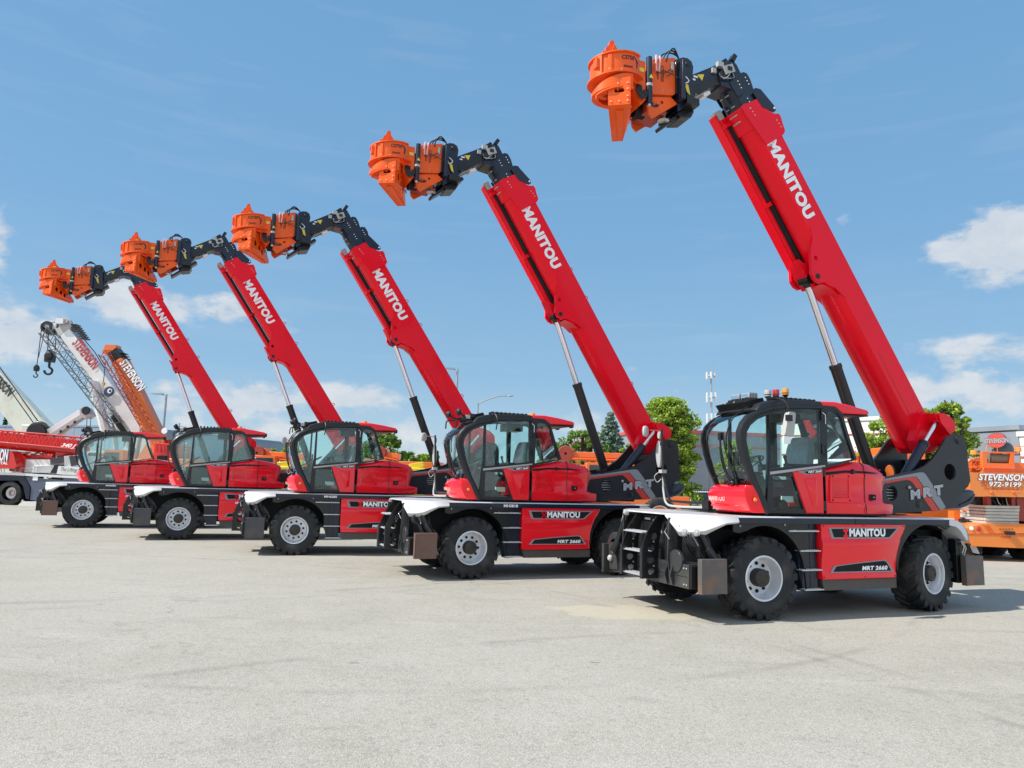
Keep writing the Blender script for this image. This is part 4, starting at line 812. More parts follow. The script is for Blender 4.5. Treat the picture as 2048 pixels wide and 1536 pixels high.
def g_drum(g):
    def band(a0, a1, r0, r1, z0, z1, til=.0):
        secs = []
        for i in range(25):
            a = radians(a0 + (a1 - a0) * i / 24); e = (cos(a), sin(a)); dz = til * e[0]
            secs.append([(DC.x + r * e[0], DC.y + r * e[1] * .9, z + dz) for r, z in ((r1, z0), (r1, z1), (r0, z1), (r0, z0))])
        g.loft(secs, ORG)
    band(60, 318, DR - .02, DR, 8.38, 8.74, .06); band(196, 214, DR + .001, DR + .03, 8.40, 8.72, .06); band(228, 236, DR + .001, DR + .02, 8.40, 8.70, .06); band(70, 312, DR - .10, DR + .035, 8.72, 8.745, .06); band(70, 330, DR - .14, DR + .05, 8.37, 8.395, .06)
    def claw(a0, a1, z0, z1, h0, h1, r=DR):
        secs = []
        for i in range(19):
            t = i / 18; a = radians(a0 + (a1 - a0) * t); e = (cos(a), sin(a)); z = z0 + (z1 - z0) * t ** 1.5; h = h0 + (h1 - h0) * t ** 1.3
            secs.append([(DC.x + q * e[0], DC.y + q * e[1] * .9, z + d * h) for q, d in ((r + .02, -.5), (r + .02, .5), (r - .04, .5), (r - .10, -.5))])
        g.loft(secs, ORG)
    claw(285, 182, 8.25, 8.06, .25, .05); claw(75, 172, 8.25, 8.10, .25, .05, DR - .05); claw(285, 200, 8.13, 8.0, .03, .02, DR + .02)
    g.cyl((DC.x + .04, DC.y, 8.33), (DC.x + .04, DC.y, 8.36), DR - .10, ORG, n=28); g.cyl((DC.x, DC.y, 8.12), (DC.x, DC.y, 8.34), .13, REDDK, n=16)
    for k in range(7):                                       # saw-toothed grip along the claw and the flange
        a = radians(196 + 13 * k); p = Vector((DC.x + (DR + .0) * cos(a), DC.y + (DR + .0) * .9 * sin(a), 8.02 + .02 * k)); t = Vector((-sin(a), cos(a), 0))
        g.loft([[p - t * .035 + Z_ * .05, p + t * .035 + Z_ * .05, p + t * .035 + Z_ * .05 + Vector((.03, .02, 0)), p - t * .035 + Z_ * .05 + Vector((.03, .02, 0))], [p - Z_ * .06, p + t * .008 - Z_ * .06, p + t * .008 - Z_ * .06 + Vector((.03, .02, 0)), p - Z_ * .06 + Vector((.03, .02, 0))]], ORG)
    for k in range(4):
        a = radians(205 + 26 * k); p = Vector((DC.x + (DR + .006) * cos(a), DC.y + (DR + .006) * .9 * sin(a), 8.41)); e = Vector((cos(a), sin(a), 0)); g.cyl(p, p + e * .015, .014, PLAS, n=6)
    # pusher cleat and hooked claw teeth
    g.box(DC.x - DR - .03, DC.x - DR + .03, -.16, -.05, 8.46, 8.62, ORG)
    g.tube([(-3.72, -.20, 8.20), (-3.80, -.16, 8.12), (-3.74, -.06, 8.16)], .022, ORG, 6, 3); g.box(-3.74, -3.64, -.08, .0, 8.02, 8.14, ORG)
SX, SY = -3.56, .04
def g_spike(g):
    k = Vector((.35, -.9, 0)).normalized()
    def q(x, w, z): return (SX + .02 + x, .02 + w, z)
    g.plate([(SX - .17, 8.72), (SX - .15, 8.80), (SX - .13, 8.87), (SX - .09, 8.88), (SX - .07, 8.96), (SX - .03, 8.99), (SX + .0, 9.08), (SX + .045, 9.11), (SX + .075, 9.09), (SX + .08, 9.03), (SX + .12, 8.94), (SX + .22, 8.84), (SX + .40, 8.80), (SX + .62, 8.78), (SX + .62, 8.70)], [], SY - .05, SY, ORG)
    g.plate([(SX - .05, 8.74), (SX + .06, 9.02), (SX + .25, 8.74)], [], SY - .09, SY + .05, ORG)
    g.box(SX + .03, SX + .12, SY - .096, SY - .09, 8.79, 8.86, YEL)
def g_motor(g):
    g.cyl((-3.36, -.27, 8.56), (-3.36, -.27, 8.72), .055, BLK, n=14); g.cyl((-3.36, -.26, 8.50), (-3.36, -.26, 8.56), .065, PLAS, n=14); g.ball((-3.36, -.24, 8.66), .075, BLK, n=8)
    g.tube([(-3.3, -.3, 8.7), (-3.22, -.28, 8.62), (-3.26, -.27, 8.45)], .02, HOSE, 6, 3)
def g_drum_text(g, rows=(('CS750', 8.60, .075, 258, 290),)):
    for s, z, h, a0, a1 in rows:
        vs, fs = text_mesh(s, .03, 0, 1.0)
        g.add([(DC.x + (DR + .004) * cos(radians(a0 + (a1 - a0) * a)), DC.y + (DR + .004) * .9 * sin(radians(a0 + (a1 - a0) * a)), z + h * b + .06 * cos(radians(a0 + (a1 - a0) * a))) for a, b in vs], fs, LETB)
    g.box(0, 0, 0, 0, 0, 0, PLAS) if False else None
# saw housing: a long guide box running away from its slotted face
SO = Vector((-3.57, -.33, 8.055)); SP = Vector((.60, .95, -.01)).normalized(); SQ = Vector((.845, -.535, 0)).normalized(); SR = Vector((0, 0, 1))
def sp(a, b, c):
    k = max(0, (a - .45) / .75); b = b * (1 - .62 * k) - .05 * k if b > 0 else b
    return SO + SP * a + SQ * b + SR * c
def g_saw(g):
    w = .175
    def F(x, y, z): return sp(x, y, z)
    o = [(0, -.24), (0, .20), (.05, .25), (.5, .25), (.62, .16), (.95, -.02), (1.22, -.16), (1.22, -.25), (.04, -.27)]
    hol = [circ(.22 + .21 * k, -.04 - .05 * k, .062, .075, 14) for k in range(3)]
    g.plate(o, hol, w - .02, w, ORG, fn=F); g.plate(o, [], -w, -w + .02, ORG, fn=F)
    # slotted front face, top, slopes, bottom with a raised channel
    def G_(u, y, v): return sp(y, u, v)
    g.plate([(-w, -.26), (w, -.26), (w, .20), (-w, .20)], [[(-.085, -.02), (-.06, -.05), (.06, -.05), (.085, -.02), (.06, .02), (-.06, .02)]], -.004, .015, ORG, fn=G_)
    for (a0, c0), (a1, c1) in (((0, .20), (.05, .25)), ((.05, .25), (.5, .25)), ((.5, .25), (.62, .16)), ((.62, .16), (.95, -.02)), ((.95, -.02), (1.22, -.16)), ((1.22, -.16), (1.22, -.25)), ((1.22, -.25), (.0, -.262))):
        g.add([sp(a0, -w, c0), sp(a0, w, c0), sp(a1, w, c1), sp(a1, -w, c1)], [(0, 1, 2, 3)], ORG)
    g.loft([[sp(a, -.07, -.262), sp(a, .07, -.262), sp(a, .05, -.295), sp(a, -.05, -.295)] for a in (.14, 1.12)], ORG)
    g.plate([(-.1 + .03, .02), (.1, .02), (.1, -.05), (-.1, -.05)], [], .10, .11, BLKM, fn=G_)
    for u, v in ((.13, -.2), (.13, -.12), (.13, .0), (.13, .1), (-.13, -.2), (0, -.2), (-.02, .1)): p = sp(-.006, u, v); g.cyl(p, p - SP * .014, .014, PALER, n=8)
    for a in (.15, .5, .9): p = sp(a, w, -.22); g.cyl(p, p + SQ * .012, .013, PALER, n=8)
    p = sp(.82, w, -.10); g.cyl(p, p + SQ * .05, .045, TREAD, n=14)

ROOTS = []
MODELS = []
def handler(i, x, y, ph, slew, luff, label, padm, beac, tops, code=None, short=0.0, plug=True):
    r = empty('telescopic_handler', (x, y, 0), ph)
    tag(r, label, 'telehandler', 'rotating telehandlers parked in a row with raised booms')
    I = Matrix.Identity(4)
    # chassis
    part('frame', 'chassis_frame', r, g_frame); [part('fender%d%d' % (s_, f_), 'wheel_guard', r, g_fender(s_, f_)) for s_ in (-1, 1) for f_ in (0, 1)]
    dk = part('deck', 'deck', r, g_deck, bevel=.006)
    for s, k in ((-1, 'cfn'), (1, 'cff')):
        c = part(k, 'corner_cover', r, lambda g, s=s: g_cover_front(g, s))
        if s < 0 and i == 0: [part('pod%g' % q[0], 'headlight', c, lambda g, q=q: g_lamp_pod(g, (q,))) for q in ((-2.765, -.865), (-2.665, -1.01))]
    for s, k in ((-1, 'crn'), (1, 'crf')): part(k, 'corner_cover', r, lambda g, s=s: g_cover_rear(g, s))
    p = part('panel', 'side_panel', r, g_panel, bevel=.008); lp = part('lplate', 'logo_plate', p, g_logo_plate); part('ltext', 'lettering', p, g_logo_text)
    part('mplate', 'model_plate', p, g_model_plate); part('mtext', 'lettering', p, g_model_text)
    part('sill', 'sill_plate', r, g_sill, bevel=.006)
    sp_ = part('steps', 'step_panel', r, g_steps_panel, bevel=.005)
    for j, (a, b, z) in enumerate(((-1.24, -.68, 1.25), (-1.04, -.66, .965), (-1.02, -.64, .69), (-.97, -.62, .41))): part('st%d' % j, 'step', sp_, g_step(a, b, z))
    if code: part('code' + code, 'lettering', sp_, lambda g: text(g, code, (-1.05, -1.268, 1.365), X_, Z_, .30, .055, LETW, .03))
    for k, (wx, wy, st) in enumerate(((-1.67, -1.0, (-.04, .03, -.05, .02, .04)[i]), (1.67, -1.0, (.19 if i == 0 else 0)), (-1.67, 1.0, 0), (1.67, 1.0, 0))):
        M = Matrix.Translation((wx, wy, .586)) @ Matrix.Rotation(st, 4, 'Z') @ Matrix.Rotation(pi if wy > 0 else 0, 4, 'Z') @ Matrix.Rotation(.7 * k + i, 4, 'Y')
        w = bpy.data.objects.new('wheel', None); COL.objects.link(w); w.parent = r; w.matrix_basis = M
        part('tyre', 'tyre', w, g_tyre, ang=30); part('rim', 'rim', w, g_rim, ang=40); part('hub', 'hub', w, g_hub)
    part('beam', 'stabilizer_beam', r, g_beam, Matrix.Translation((.20, 0, 0)), bevel=.006); part('beamr', 'stabilizer_beam', r, g_beam_rear, bevel=.006)
    for (px_, py_, pz, m) in ((-2.58, -1.235, .635, padm), (2.57, -1.235, .625, PAD if i == 0 else PADG), (-2.58, 1.235, .635, PADG)):
        q = part('pad' + m.name, 'foot_pad', r, g_pad(m), Matrix.Translation((px_, py_, pz)) @ (Matrix.Rotation(pi, 4, 'Z') if py_ > 0 else I), bevel=.007)
    FS = Matrix.Translation((.22, 0, 0)); cf = part('ffr', 'front_frame', r, g_front_frame, FS, bevel=.004)
    for y_ in (-.30, .27): part('up%g' % y_, 'perforated_upright', cf, g_upright(y_))
    for z_ in (.54, .88, 1.16): part('fs%g' % z_, 'step', cf, g_front_step(z_))
    [part('fh%d' % k, 'hydraulic_hose', r, g_front_hose(k), FS) for k in range(4)]; part('fh5', 'hydraulic_hose', r, g_front_hose5, Matrix.Translation((.1, 0, 0))); part('resv', 'accumulator', r, g_reservoir, FS); part('fcl', 'valve_manifold', cf, g_front_clutter); [part('fram%g' % y_, 'ram', cf, g_front_ram(y_)) for y_ in (-.46, .44)]; part('flug', 'towing_lug', cf, g_front_lug)
    # superstructure
    SL = Matrix.Translation((-.02, 0, 0)) @ Matrix.Rotation(slew, 4, 'Z') @ Matrix.Translation((.02, 0, 0))
    LU = SL @ Matrix.Translation((3.1, 0, 2.9)) @ Matrix.Rotation(luff, 4, 'Y') @ Matrix.Translation((-3.1, 0, -2.9))
    part('turn', 'turntable', r, g_turn, SL)
    cab = part('cabf', 'cab', r, g_cab_frame, SL, bevel=.004); part('pillar', 'pillar', cab, g_pillar); part('wsc', 'windscreen', cab, g_windscreen); part('wsf', 'windscreen_frame', cab, g_ws_frame)
    for k, (pl, y_) in enumerate(((W1, NEAR), (W2, NEAR - .012), (W3, NEAR), (W4, NEAR), (W1, -.21), (WF, -.21), (WG, -.21))): part('w%d' % k, 'window', cab, pane(k, pl, y_, GLSC if k > 3 else GLS))
    part('rg', 'window', cab, g_rear_glass); part('seat', 'driver_seat', cab, g_interior); part('cons', 'console', cab, g_console); part('steer', 'steering_wheel', cab, g_steer); part('wip', 'wiper', cab, g_wiper)
    dr = part('door', 'door', cab, g_door_red, bevel=.004)
    nmr = part('nmir', 'mirror', cab, g_near_mirror); CACHE.get('x')
    part('nmh', 'mirror_head', cab, g_near_mirror_head, bevel=.004) if i == 0 else None
    part('doort', 'lettering', cab, g_door_text)
    nz = part('nose', 'nose_panel', r, g_nose, SL, bevel=.01); part('noset', 'lettering', nz, g_nose_text); part('nosel', 'indicator_light', nz, g_nose_lamp)
    rf = part('roof', 'cab_roof', r, g_roof, SL, bevel=.006); rr = part('rroof', 'rear_canopy', r, g_red_roof, SL, bevel=.008); part('rru', 'underside', rr, g_roof_under)
    if tops == 0: [part('tl%g' % y_, 'work_light', rf, g_top_light(y_), bevel=.004) for y_ in (-.62, -.85)]; part('tlc', 'cable', rf, g_light_cables); part('tlf', 'light_mount', rf, g_light_foot)
    else: [part('tlb%g' % y_, 'work_light', rf, g_top_light_b(y_)) for y_ in (-.95, -.3)]; part('tvl', 'camera_box', rf, g_top_valve); [part('tal%g' % y_, 'tail_light', rr, g_tail_light(y_)) for y_ in (-1.0, -.35)]
    if beac == 0:
        for k, (bx_, h, m) in enumerate(((-1.02, .08, PLAS), (-.86, .10, REDL), (-.67, .13, AMB))): part('b%d' % k, 'beacon', rf, g_beacon(bx_, -.62, 3.21, h, m))
    elif beac == 1: part('lowb', 'beacon', rr, g_low_beacon)
    else: part('tallb', 'beacon', rr, g_tall_beacon)
    mb = part('mbr', 'mirror_bracket', r, g_mirror_bracket, SL); part('mrd', 'mirror', mb, g_mirror_round, ang=50); part('mrl', 'mirror', mb, g_mirror_long, ang=50)
    hd = part('hood', 'engine_cowl', r, g_hood, SL, bevel=.012); part('hseam', 'seam', hd, g_hood_seams); part('vent', 'vent_grille', hd, g_vent); part('hband', 'dark_band', hd, g_hood_band); part('latch', 'latch', hd, g_latch, bevel=.006)
    pn = part('plN', 'tail_plate', r, g_plate_near, SL); part('strp', 'stripe', pn, g_plate_stripes); part('plT', 'lettering', pn, g_plate_text)
    part('plF', 'tail_plate', r, g_plate_far, SL); part('tcross', 'tail_crossmember', r, g_tail_cross, SL); part('cw', 'counterweight', r, g_counterweight, SL, bevel=.02)
    lb = part('lb', 'lift_cylinder', r, g_lift_barrel, LU); part('lr', 'piston_rod', lb, g_lift_rod)
    cb_ = part('cb', 'levelling_cylinder', r, g_comp_barrel, LU); part('cr', 'piston_rod', cb_, g_comp_rod)
    top = 7.62 - short
    b = part('boom%g' % short, 'boom', r, g_boom(top), LU, bevel=.006); part('bt%g' % short, 'lettering', b, g_boom_text(top)); part('eyes', 'lifting_eye', b, g_eyes); part('carr%g' % short, 'hose_carrier', b, g_carrier(top))
    k = .35 * short / .6
    T = LU @ Matrix.Translation(BE * (-k))
    part('s1%g' % short, 'boom_stage', r, g_stage(6.95, 7.78, 4.46, 4.04, 3.925, .035, .08), T, bevel=.004)
    part('s2', 'boom_stage', r, g_stage(7.3, 8.13, 4.40, 4.05, 3.935, .06, .06), T, bevel=.004); part('s3', 'boom_stage', r, g_stage(7.7, 8.40, 4.31, 4.06, 3.945, .085, .04), T, bevel=.004)
    part('lpin%g' % short, 'pin_plate', r, g_last_pin(top), LU)
    a = part('arm', 'boom_head', r, g_arm, T, bevel=.012); part('valve', 'valve_block', a, g_valve); ca = part('carg', 'carriage', r, g_carriage, T, bevel=.006)
    ox = part('obox', 'drive_box', r, g_obox, T, bevel=.008); part('obt', 'lettering', ox, g_obox_text); part('obt2', 'lettering', ox, g_obox_text2); part('osw', 'switch_box', ox, g_obox_switch, bevel=.004); [part('hh%d' % k, 'hydraulic_hose', ox, lambda g, q=q: g.tube(q[0], q[1], q[2], 6, 4)) for k, q in enumerate(head_hoses())]; part('dfo', 'drop_foot', ox, g_drop_foot)
    part('rot', 'rotator', r, g_rotator, T, bevel=.004); part('mid', 'swivel_block', r, g_midblock, T, bevel=.01)
    dm = part('drum', 'grapple', r, g_drum, T, bevel=.004); part('spike', 'spike', dm, g_spike); part('motor', 'motor', dm, g_motor); part('dtx', 'lettering', dm, g_drum_text); part('dtx2', 'lettering', dm, lambda g: g_drum_text(g, (('tmort', 8.46, .048, 262, 286),)))
    part('saw', 'saw_housing', r, g_saw, T, bevel=.006)
    ROOTS.append(r); return r

handler(0, 4.77823, 12.23022, .37741, -.00341, -.00168, 'red telehandler nearest the camera, furthest right, with three small beacons on its cab roof', PAD, 0, 0)
handler(1, .40039, 15.76187, .38715, .00592, .01474, 'red telehandler marked MH3818 above its steps, second from the right in the row', PADR, 1, 1, 'MH3818')
handler(2, -3.79572, 19.0382, .28719, .10794, -.00609, 'red telehandler in the middle of the row of five, its outer boom a little shorter', PADG, 1, 1, 'MH6285', short=.58)
handler(3, -8.22723, 22.36815, .40318, -.00988, -.00522, 'red telehandler second from the left in the row of five', PADG, 1, 1)
handler(4, -12.87933, 25.71407, .37847, .02872, .0034, 'red telehandler furthest left and furthest off in the row of five', PADR, 2, 1, 'MH6382')
#--BG--

# ================================================================== the yard
def ground_mat():
    m = bpy.data.materials.new('worn_asphalt'); m.use_nodes = True; nt = m.node_tree; N = nt.nodes; L = nt.links; b = N['Principled BSDF']
    tc = N.new('ShaderNodeTexCoord'); co = tc.outputs['Object']
    def nz(s, d=4, r=.55, sc=(1, 1, 1), dist=0):
        mp = N.new('ShaderNodeMapping'); L.new(co, mp.inputs[0]); mp.inputs['Scale'].default_value = sc
        n = N.new('ShaderNodeTexNoise'); n.inputs['Scale'].default_value = s; n.inputs['Detail'].default_value = d; n.inputs['Roughness'].default_value = r; n.inputs['Distortion'].default_value = dist; L.new(mp.outputs[0], n.inputs['Vector']); return n.outputs[0]
    def ramp(v, a, c, lo=0., hi=1.):
        r = N.new('ShaderNodeMapRange'); L.new(v, r.inputs[0]); r.inputs[1].default_value = a; r.inputs[2].default_value = c; r.inputs[3].default_value = lo; r.inputs[4].default_value = hi; return r.outputs[0]
    def mix(f, a, c, mode='MIX'):
        x = N.new('ShaderNodeMix'); x.data_type = 'RGBA'; x.blend_type = mode
        if isinstance(f, float): x.inputs[0].default_value = f
        else: L.new(f, x.inputs[0])
        for i, v in ((6, a), (7, c)):
            if isinstance(v, tuple): x.inputs[i].default_value = v + (1,)
            else: L.new(v, x.inputs[i])
        return x.outputs[2]
    c = mix(ramp(nz(.22, 5), .35, .68), (.318, .300, .245), (.392, .371, .315))
    c = mix(ramp(nz(1.3, 6, .6), .42, .7), c, (.385, .36, .31))
    c = mix(ramp(nz(.75, 7, .65, (1, 2.4, 1), 1.2), .56, .72, 0, .55), c, (.235, .222, .19))      # darker worn patches
    c = mix(ramp(nz(.5, 6, .6, (.5, 3.2, 1), .6), .60, .72, 0, .30), c, (.50, .49, .46))          # pale scuffs in the driving direction
    v = N.new('ShaderNodeTexVoronoi'); v.inputs['Scale'].default_value = 95; L.new(co, v.inputs['Vector'])
    st = N.new('ShaderNodeSeparateColor'); L.new(v.outputs['Color'], st.inputs[0])
    c = mix(ramp(st.outputs[0], .0, 1., .0, .48), c, mix(ramp(st.outputs[1], .3, .7), (.20, .19, .17), (.56, .54, .49)))  # aggregate
    v2 = N.new('ShaderNodeTexVoronoi'); v2.inputs['Scale'].default_value = 25; L.new(co, v2.inputs['Vector'])
    s2 = N.new('ShaderNodeSeparateColor'); L.new(v2.outputs['Color'], s2.inputs[0]); c = mix(ramp(s2.outputs[2], .93, .98, 0, .35), c, (.22, .21, .19))
    # a few dark drips and scraps
    v3 = N.new('ShaderNodeTexVoronoi'); v3.inputs['Scale'].default_value = .9; mp = N.new('ShaderNodeMapping'); mp.inputs['Scale'].default_value = (1, 2.2, 1); L.new(co, mp.inputs[0]); L.new(mp.outputs[0], v3.inputs['Vector'])
    s3 = N.new('ShaderNodeSeparateColor'); L.new(v3.outputs['Color'], s3.inputs[0])
    sm = N.new('ShaderNodeMath'); sm.operation = 'MULTIPLY'; L.new(ramp(v3.outputs['Distance'], .075, .03), sm.inputs[0]); L.new(ramp(s3.outputs[0], .40, .5, 0, .85), sm.inputs[1])
    sn = N.new('ShaderNodeMath'); sn.operation = 'MULTIPLY'; L.new(sm.outputs[0], sn.inputs[0]); L.new(ramp(nz(30, 3), .4, .6), sn.inputs[1])
    c = mix(sn.outputs[0], c, (.075, .07, .062))
    # curved tyre scuffs: thin arcs of two great rings
    for cx, cy, R, w, a in ((-9, 3, 13.5, .05, .16), (-9, 3, 13.85, .05, .13), (7, -7, 17.2, .06, .14), (-2, 16, 9.5, .05, .15), (12, 2, 8.3, .05, .13), (-14, 30, 21, .09, .14), (-14, 30, 21.5, .08, .12)):
        s = N.new('ShaderNodeVectorMath'); s.operation = 'DISTANCE'; L.new(co, s.inputs[0]); s.inputs[1].default_value = (cx, cy, 0)
        d = N.new('ShaderNodeMath'); d.operation = 'SUBTRACT'; L.new(s.outputs['Value'], d.inputs[0]); d.inputs[1].default_value = R
        ab = N.new('ShaderNodeMath'); ab.operation = 'ABSOLUTE'; L.new(d.outputs[0], ab.inputs[0])
        mm = N.new('ShaderNodeMath'); mm.operation = 'MULTIPLY'; L.new(ramp(ab.outputs[0], w * 2, w * .4, 0, a * 2.2), mm.inputs[0]); L.new(ramp(nz(.9, 4), .42, .62), mm.inputs[1])
        c = mix(mm.outputs[0], c, (.17, .16, .15))
    # hairline cracks and a long sealed joint
    vc = N.new('ShaderNodeTexVoronoi'); vc.feature = 'DISTANCE_TO_EDGE'; vc.inputs['Scale'].default_value = .16
    wv = N.new('ShaderNodeVectorMath'); wv.operation = 'ADD'; L.new(co, wv.inputs[0]); nn_ = N.new('ShaderNodeTexNoise'); nn_.inputs['Scale'].default_value = 1.1; nn_.inputs['Detail'].default_value = 6; L.new(co, nn_.inputs['Vector'])
    w2 = N.new('ShaderNodeVectorMath'); w2.operation = 'SCALE'; w2.inputs['Scale'].default_value = 1.3; L.new(nn_.outputs['Color'], w2.inputs[0]); L.new(w2.outputs[0], wv.inputs[1]); L.new(wv.outputs[0], vc.inputs['Vector'])
    mk = N.new('ShaderNodeMath'); mk.operation = 'MULTIPLY'; L.new(ramp(vc.outputs['Distance'], .0045, .0012), mk.inputs[0]); L.new(ramp(nz(.35, 4), .48, .62, 0, .28), mk.inputs[1]); c = mix(mk.outputs[0], c, (.13, .125, .11))
    # pale dried puddle of dust beside the nearest machine
    s = N.new('ShaderNodeVectorMath'); s.operation = 'DISTANCE'; mp = N.new('ShaderNodeMapping'); mp.inputs['Scale'].default_value = (.55, 1, 1); L.new(co, mp.inputs[0]); L.new(mp.outputs[0], s.inputs[0]); p = at(1255, 1205, 10.9); s.inputs[1].default_value = (p.x * .55, 10.9, 0)
    w = N.new('ShaderNodeMath'); w.operation = 'MULTIPLY_ADD'; L.new(nz(2.2, 5), w.inputs[0]); w.inputs[1].default_value = .9; L.new(s.outputs['Value'], w.inputs[2])
    c = mix(ramp(w.outputs[0], 1.08, .95, 0, .55), c, (.50, .45, .34))
    L.new(c, b.inputs['Base Color']); b.inputs['Roughness'].default_value = .82; b.inputs['Specular IOR Level'].default_value = .3
    bp = N.new('ShaderNodeBump'); bp.inputs['Strength'].default_value = .5; bp.inputs['Distance'].default_value = .006; L.new(v.outputs['Distance'], bp.inputs['Height']); L.new(bp.outputs[0], b.inputs['Normal'])
    return m
g = G(); g.add([(-500, -80, 0), (500, -80, 0), (500, 900, 0), (-500, 900, 0)], [(0, 1, 2, 3)], ground_mat())
tag(link('ground', g.mesh('ground')), kind='structure')
g = G(); g.add([(10, 38, .02), (60, 38, .02), (60, 44, .02), (10, 44, .02)], [(0, 1, 2, 3)], mat('verge_grass', (.20, .26, .045), .9, var=.4, scale=8))
tag(link('grass_verge', g.mesh('grass_verge')), kind='structure')
g = G(); r = random.Random(4)
for k in range(5000):
    x = r.uniform(10, 30); y = r.uniform(38, 44); h = r.uniform(.08, .3); a = r.uniform(0, pi); w = .05
    g.add([(x - w * cos(a), y - w * sin(a), .02), (x + w * cos(a), y + w * sin(a), .02), (x + r.uniform(-.1, .1), y + r.uniform(-.1, .1), h)], [(0, 1, 2)], mat('grass_blades', (.28, .36, .05), .7, var=.4, scale=2) if k == 0 else bpy.data.materials['grass_blades'])
tag(link('grass', g.mesh('grass', smooth=False)), kind='stuff')

# ------------------------------------------------------------------ trees
def leaf_mat(name, c1, c2, c3):
    m = bpy.data.materials.new(name); m.use_nodes = True; N = m.node_tree.nodes; L = m.node_tree.links; b = N['Principled BSDF']
    ge = N.new('ShaderNodeNewGeometry'); cr = N.new('ShaderNodeValToRGB'); e = cr.color_ramp.elements
    e[0].position = 0; e[0].color = c1 + (1,); e[1].position = 1; e[1].color = c3 + (1,); q = e.new(.5); q.color = c2 + (1,)
    L.new(ge.outputs['Random Per Island'], cr.inputs[0]); L.new(cr.outputs[0], b.inputs['Base Color']); b.inputs['Roughness'].default_value = .6
    t = N.new('ShaderNodeBsdfTranslucent'); L.new(cr.outputs[0], t.inputs[0]); mx = N.new('ShaderNodeMixShader'); mx.inputs[0].default_value = .35
    L.new(b.outputs[0], mx.inputs[1]); L.new(t.outputs[0], mx.inputs[2]); L.new(mx.outputs[0], N['Material Output'].inputs[0]); return m
BARK = mat('bark', (.09, .07, .05), .9, var=.3, scale=12)
LF1 = leaf_mat('bright_leaves', (.15, .26, .025), (.29, .42, .04), (.46, .58, .09))
LF2 = leaf_mat('green_leaves', (.07, .15, .025), (.16, .28, .04), (.28, .42, .07))
LF3 = leaf_mat('blue_needles', (.13, .22, .17), (.22, .33, .26), (.36, .47, .38))
LF4 = leaf_mat('dark_needles', (.03, .07, .02), (.06, .12, .03), (.10, .17, .04))
def tree(name, x, y, h, w, lm, label, cat='tree', seed=1, n=9000, ls=.11, spruce=False, base=.18, z0=0, group=None, cl=None):
    r = random.Random(seed); root = empty(name, (x, y, z0)); tag(root, label, cat, group)
    t = G(); t.tube([(0, 0, 0), (.03 * h, 0, h * .35), (-.01 * h, .01 * h, h * .7), (0, 0, h * .93)], max(.05, h * .012), BARK, 8, 3)
    g = G(); i = g.mi(lm); cs = []
    if spruce:
        for k in range(26):
            f = k / 25; z = h * (base + (1 - base) * f * .98); R = w / 2 * (1 - f) ** .85 + .06
            m = int(5 + 9 * (1 - f))
            for j in range(m):
                a = 2 * pi * j / m + k * .7 + r.uniform(-.2, .2); q = R * r.uniform(.75, 1.08)
                cs += [(q * s * cos(a), q * s * sin(a), z - .22 * q * s + .05 * s, .10 + .09 * w * .25 * (1 - s * .4)) for s in (.35, .6, .8, .97)]
                t.tube([(0, 0, z), (q * cos(a) * .9, q * sin(a) * .9, z - .2 * q)], .012, BARK, 4)
    else:
        m = cl or 150
        for k in range(m):
            a = r.uniform(0, 2 * pi); f = r.random() ** .85; z = h * (base + (1 - base) * f); e = min(1.0, 1.55 * sin(pi * min(1, (f * .80 + .17))) ** .8)
            q = w / 2 * e * sqrt(r.uniform(.15, 1)) * r.choice((.86, .95, 1.03)); c = (q * cos(a), q * sin(a), min(z, h * .95), w * r.choice((.05, .07, .09, .12))); cs.append(c)
            t.tube([(0, 0, max(h * .12, z * .62)), (c[0] * .5, c[1] * .5, z * .84), (c[0], c[1], z)], max(.015, h * .004), BARK, 5, 2)
    per = max(8, n // len(cs))
    for cx, cy, cz, cr_ in cs:
        for _ in range(per):
            d = Vector((r.gauss(0, 1), r.gauss(0, 1), r.gauss(0, 1))); d.normalize(); d *= cr_ * r.uniform(.35, 1.12) ** .6; p = Vector((cx, cy, cz)) + Vector((d.x, d.y, d.z * .72))
            u = Vector((r.gauss(0, 1), r.gauss(0, 1), r.gauss(0, .7))).normalized(); v = u.cross(Vector((r.gauss(0, 1), r.gauss(0, 1), r.gauss(0, 1)))).normalized(); s = ls * r.uniform(.6, 1.3)
            k = len(g.v); g.v += [tuple(p - u * s * .5), tuple(p + v * s * .38), tuple(p + u * s * .6), tuple(p - v * s * .38)]; g.f.append([k, k + 1, k + 2, k + 3]); g.m.append(i)
    link('trunk', t.mesh('trunk'), root); link('crown', g.mesh('crown', smooth=False), root); return root
def ptree(name, px, ptop, pw, Y, *a, **k):
    p = at(px, ptop, Y); w = pw / FPX * Y; return tree(name, p.x, Y, p.z, w, *a, **k)
ptree('maple_tree', 1334, 793, 128, 40, LF1, 'tall bright green tree just right of the second tail, left of the mast', seed=3, n=30000, ls=.15, base=.04, cl=330)
ptree('spruce_tree', 1221, 826, 140, 46, LF3, 'blue spruce behind the second boom', seed=5, n=26000, ls=.17, spruce=True, base=.05)
ptree('green_tree', 1166, 860, 110, 44, LF2, 'rounded green tree left of the blue spruce', seed=6, n=14000, ls=.15, base=.03)
ptree('young_tree', 1262, 884, 50, 41, LF1, 'small yellow green tree between the spruce and the boom foot', seed=7, n=7000, ls=.13, base=.03)
ptree('broadleaf_tree', 1822, 822, 205, 40, LF1, 'leafy tree behind the foot of the nearest boom', seed=8, n=44000, ls=.15, base=.03, cl=330)
ptree('slender_tree', 1896, 800, 84, 38, LF1, 'light green tree top beside the nearest tail plate, before the grey wall', seed=9, n=16000, ls=.13, base=.2, cl=200)
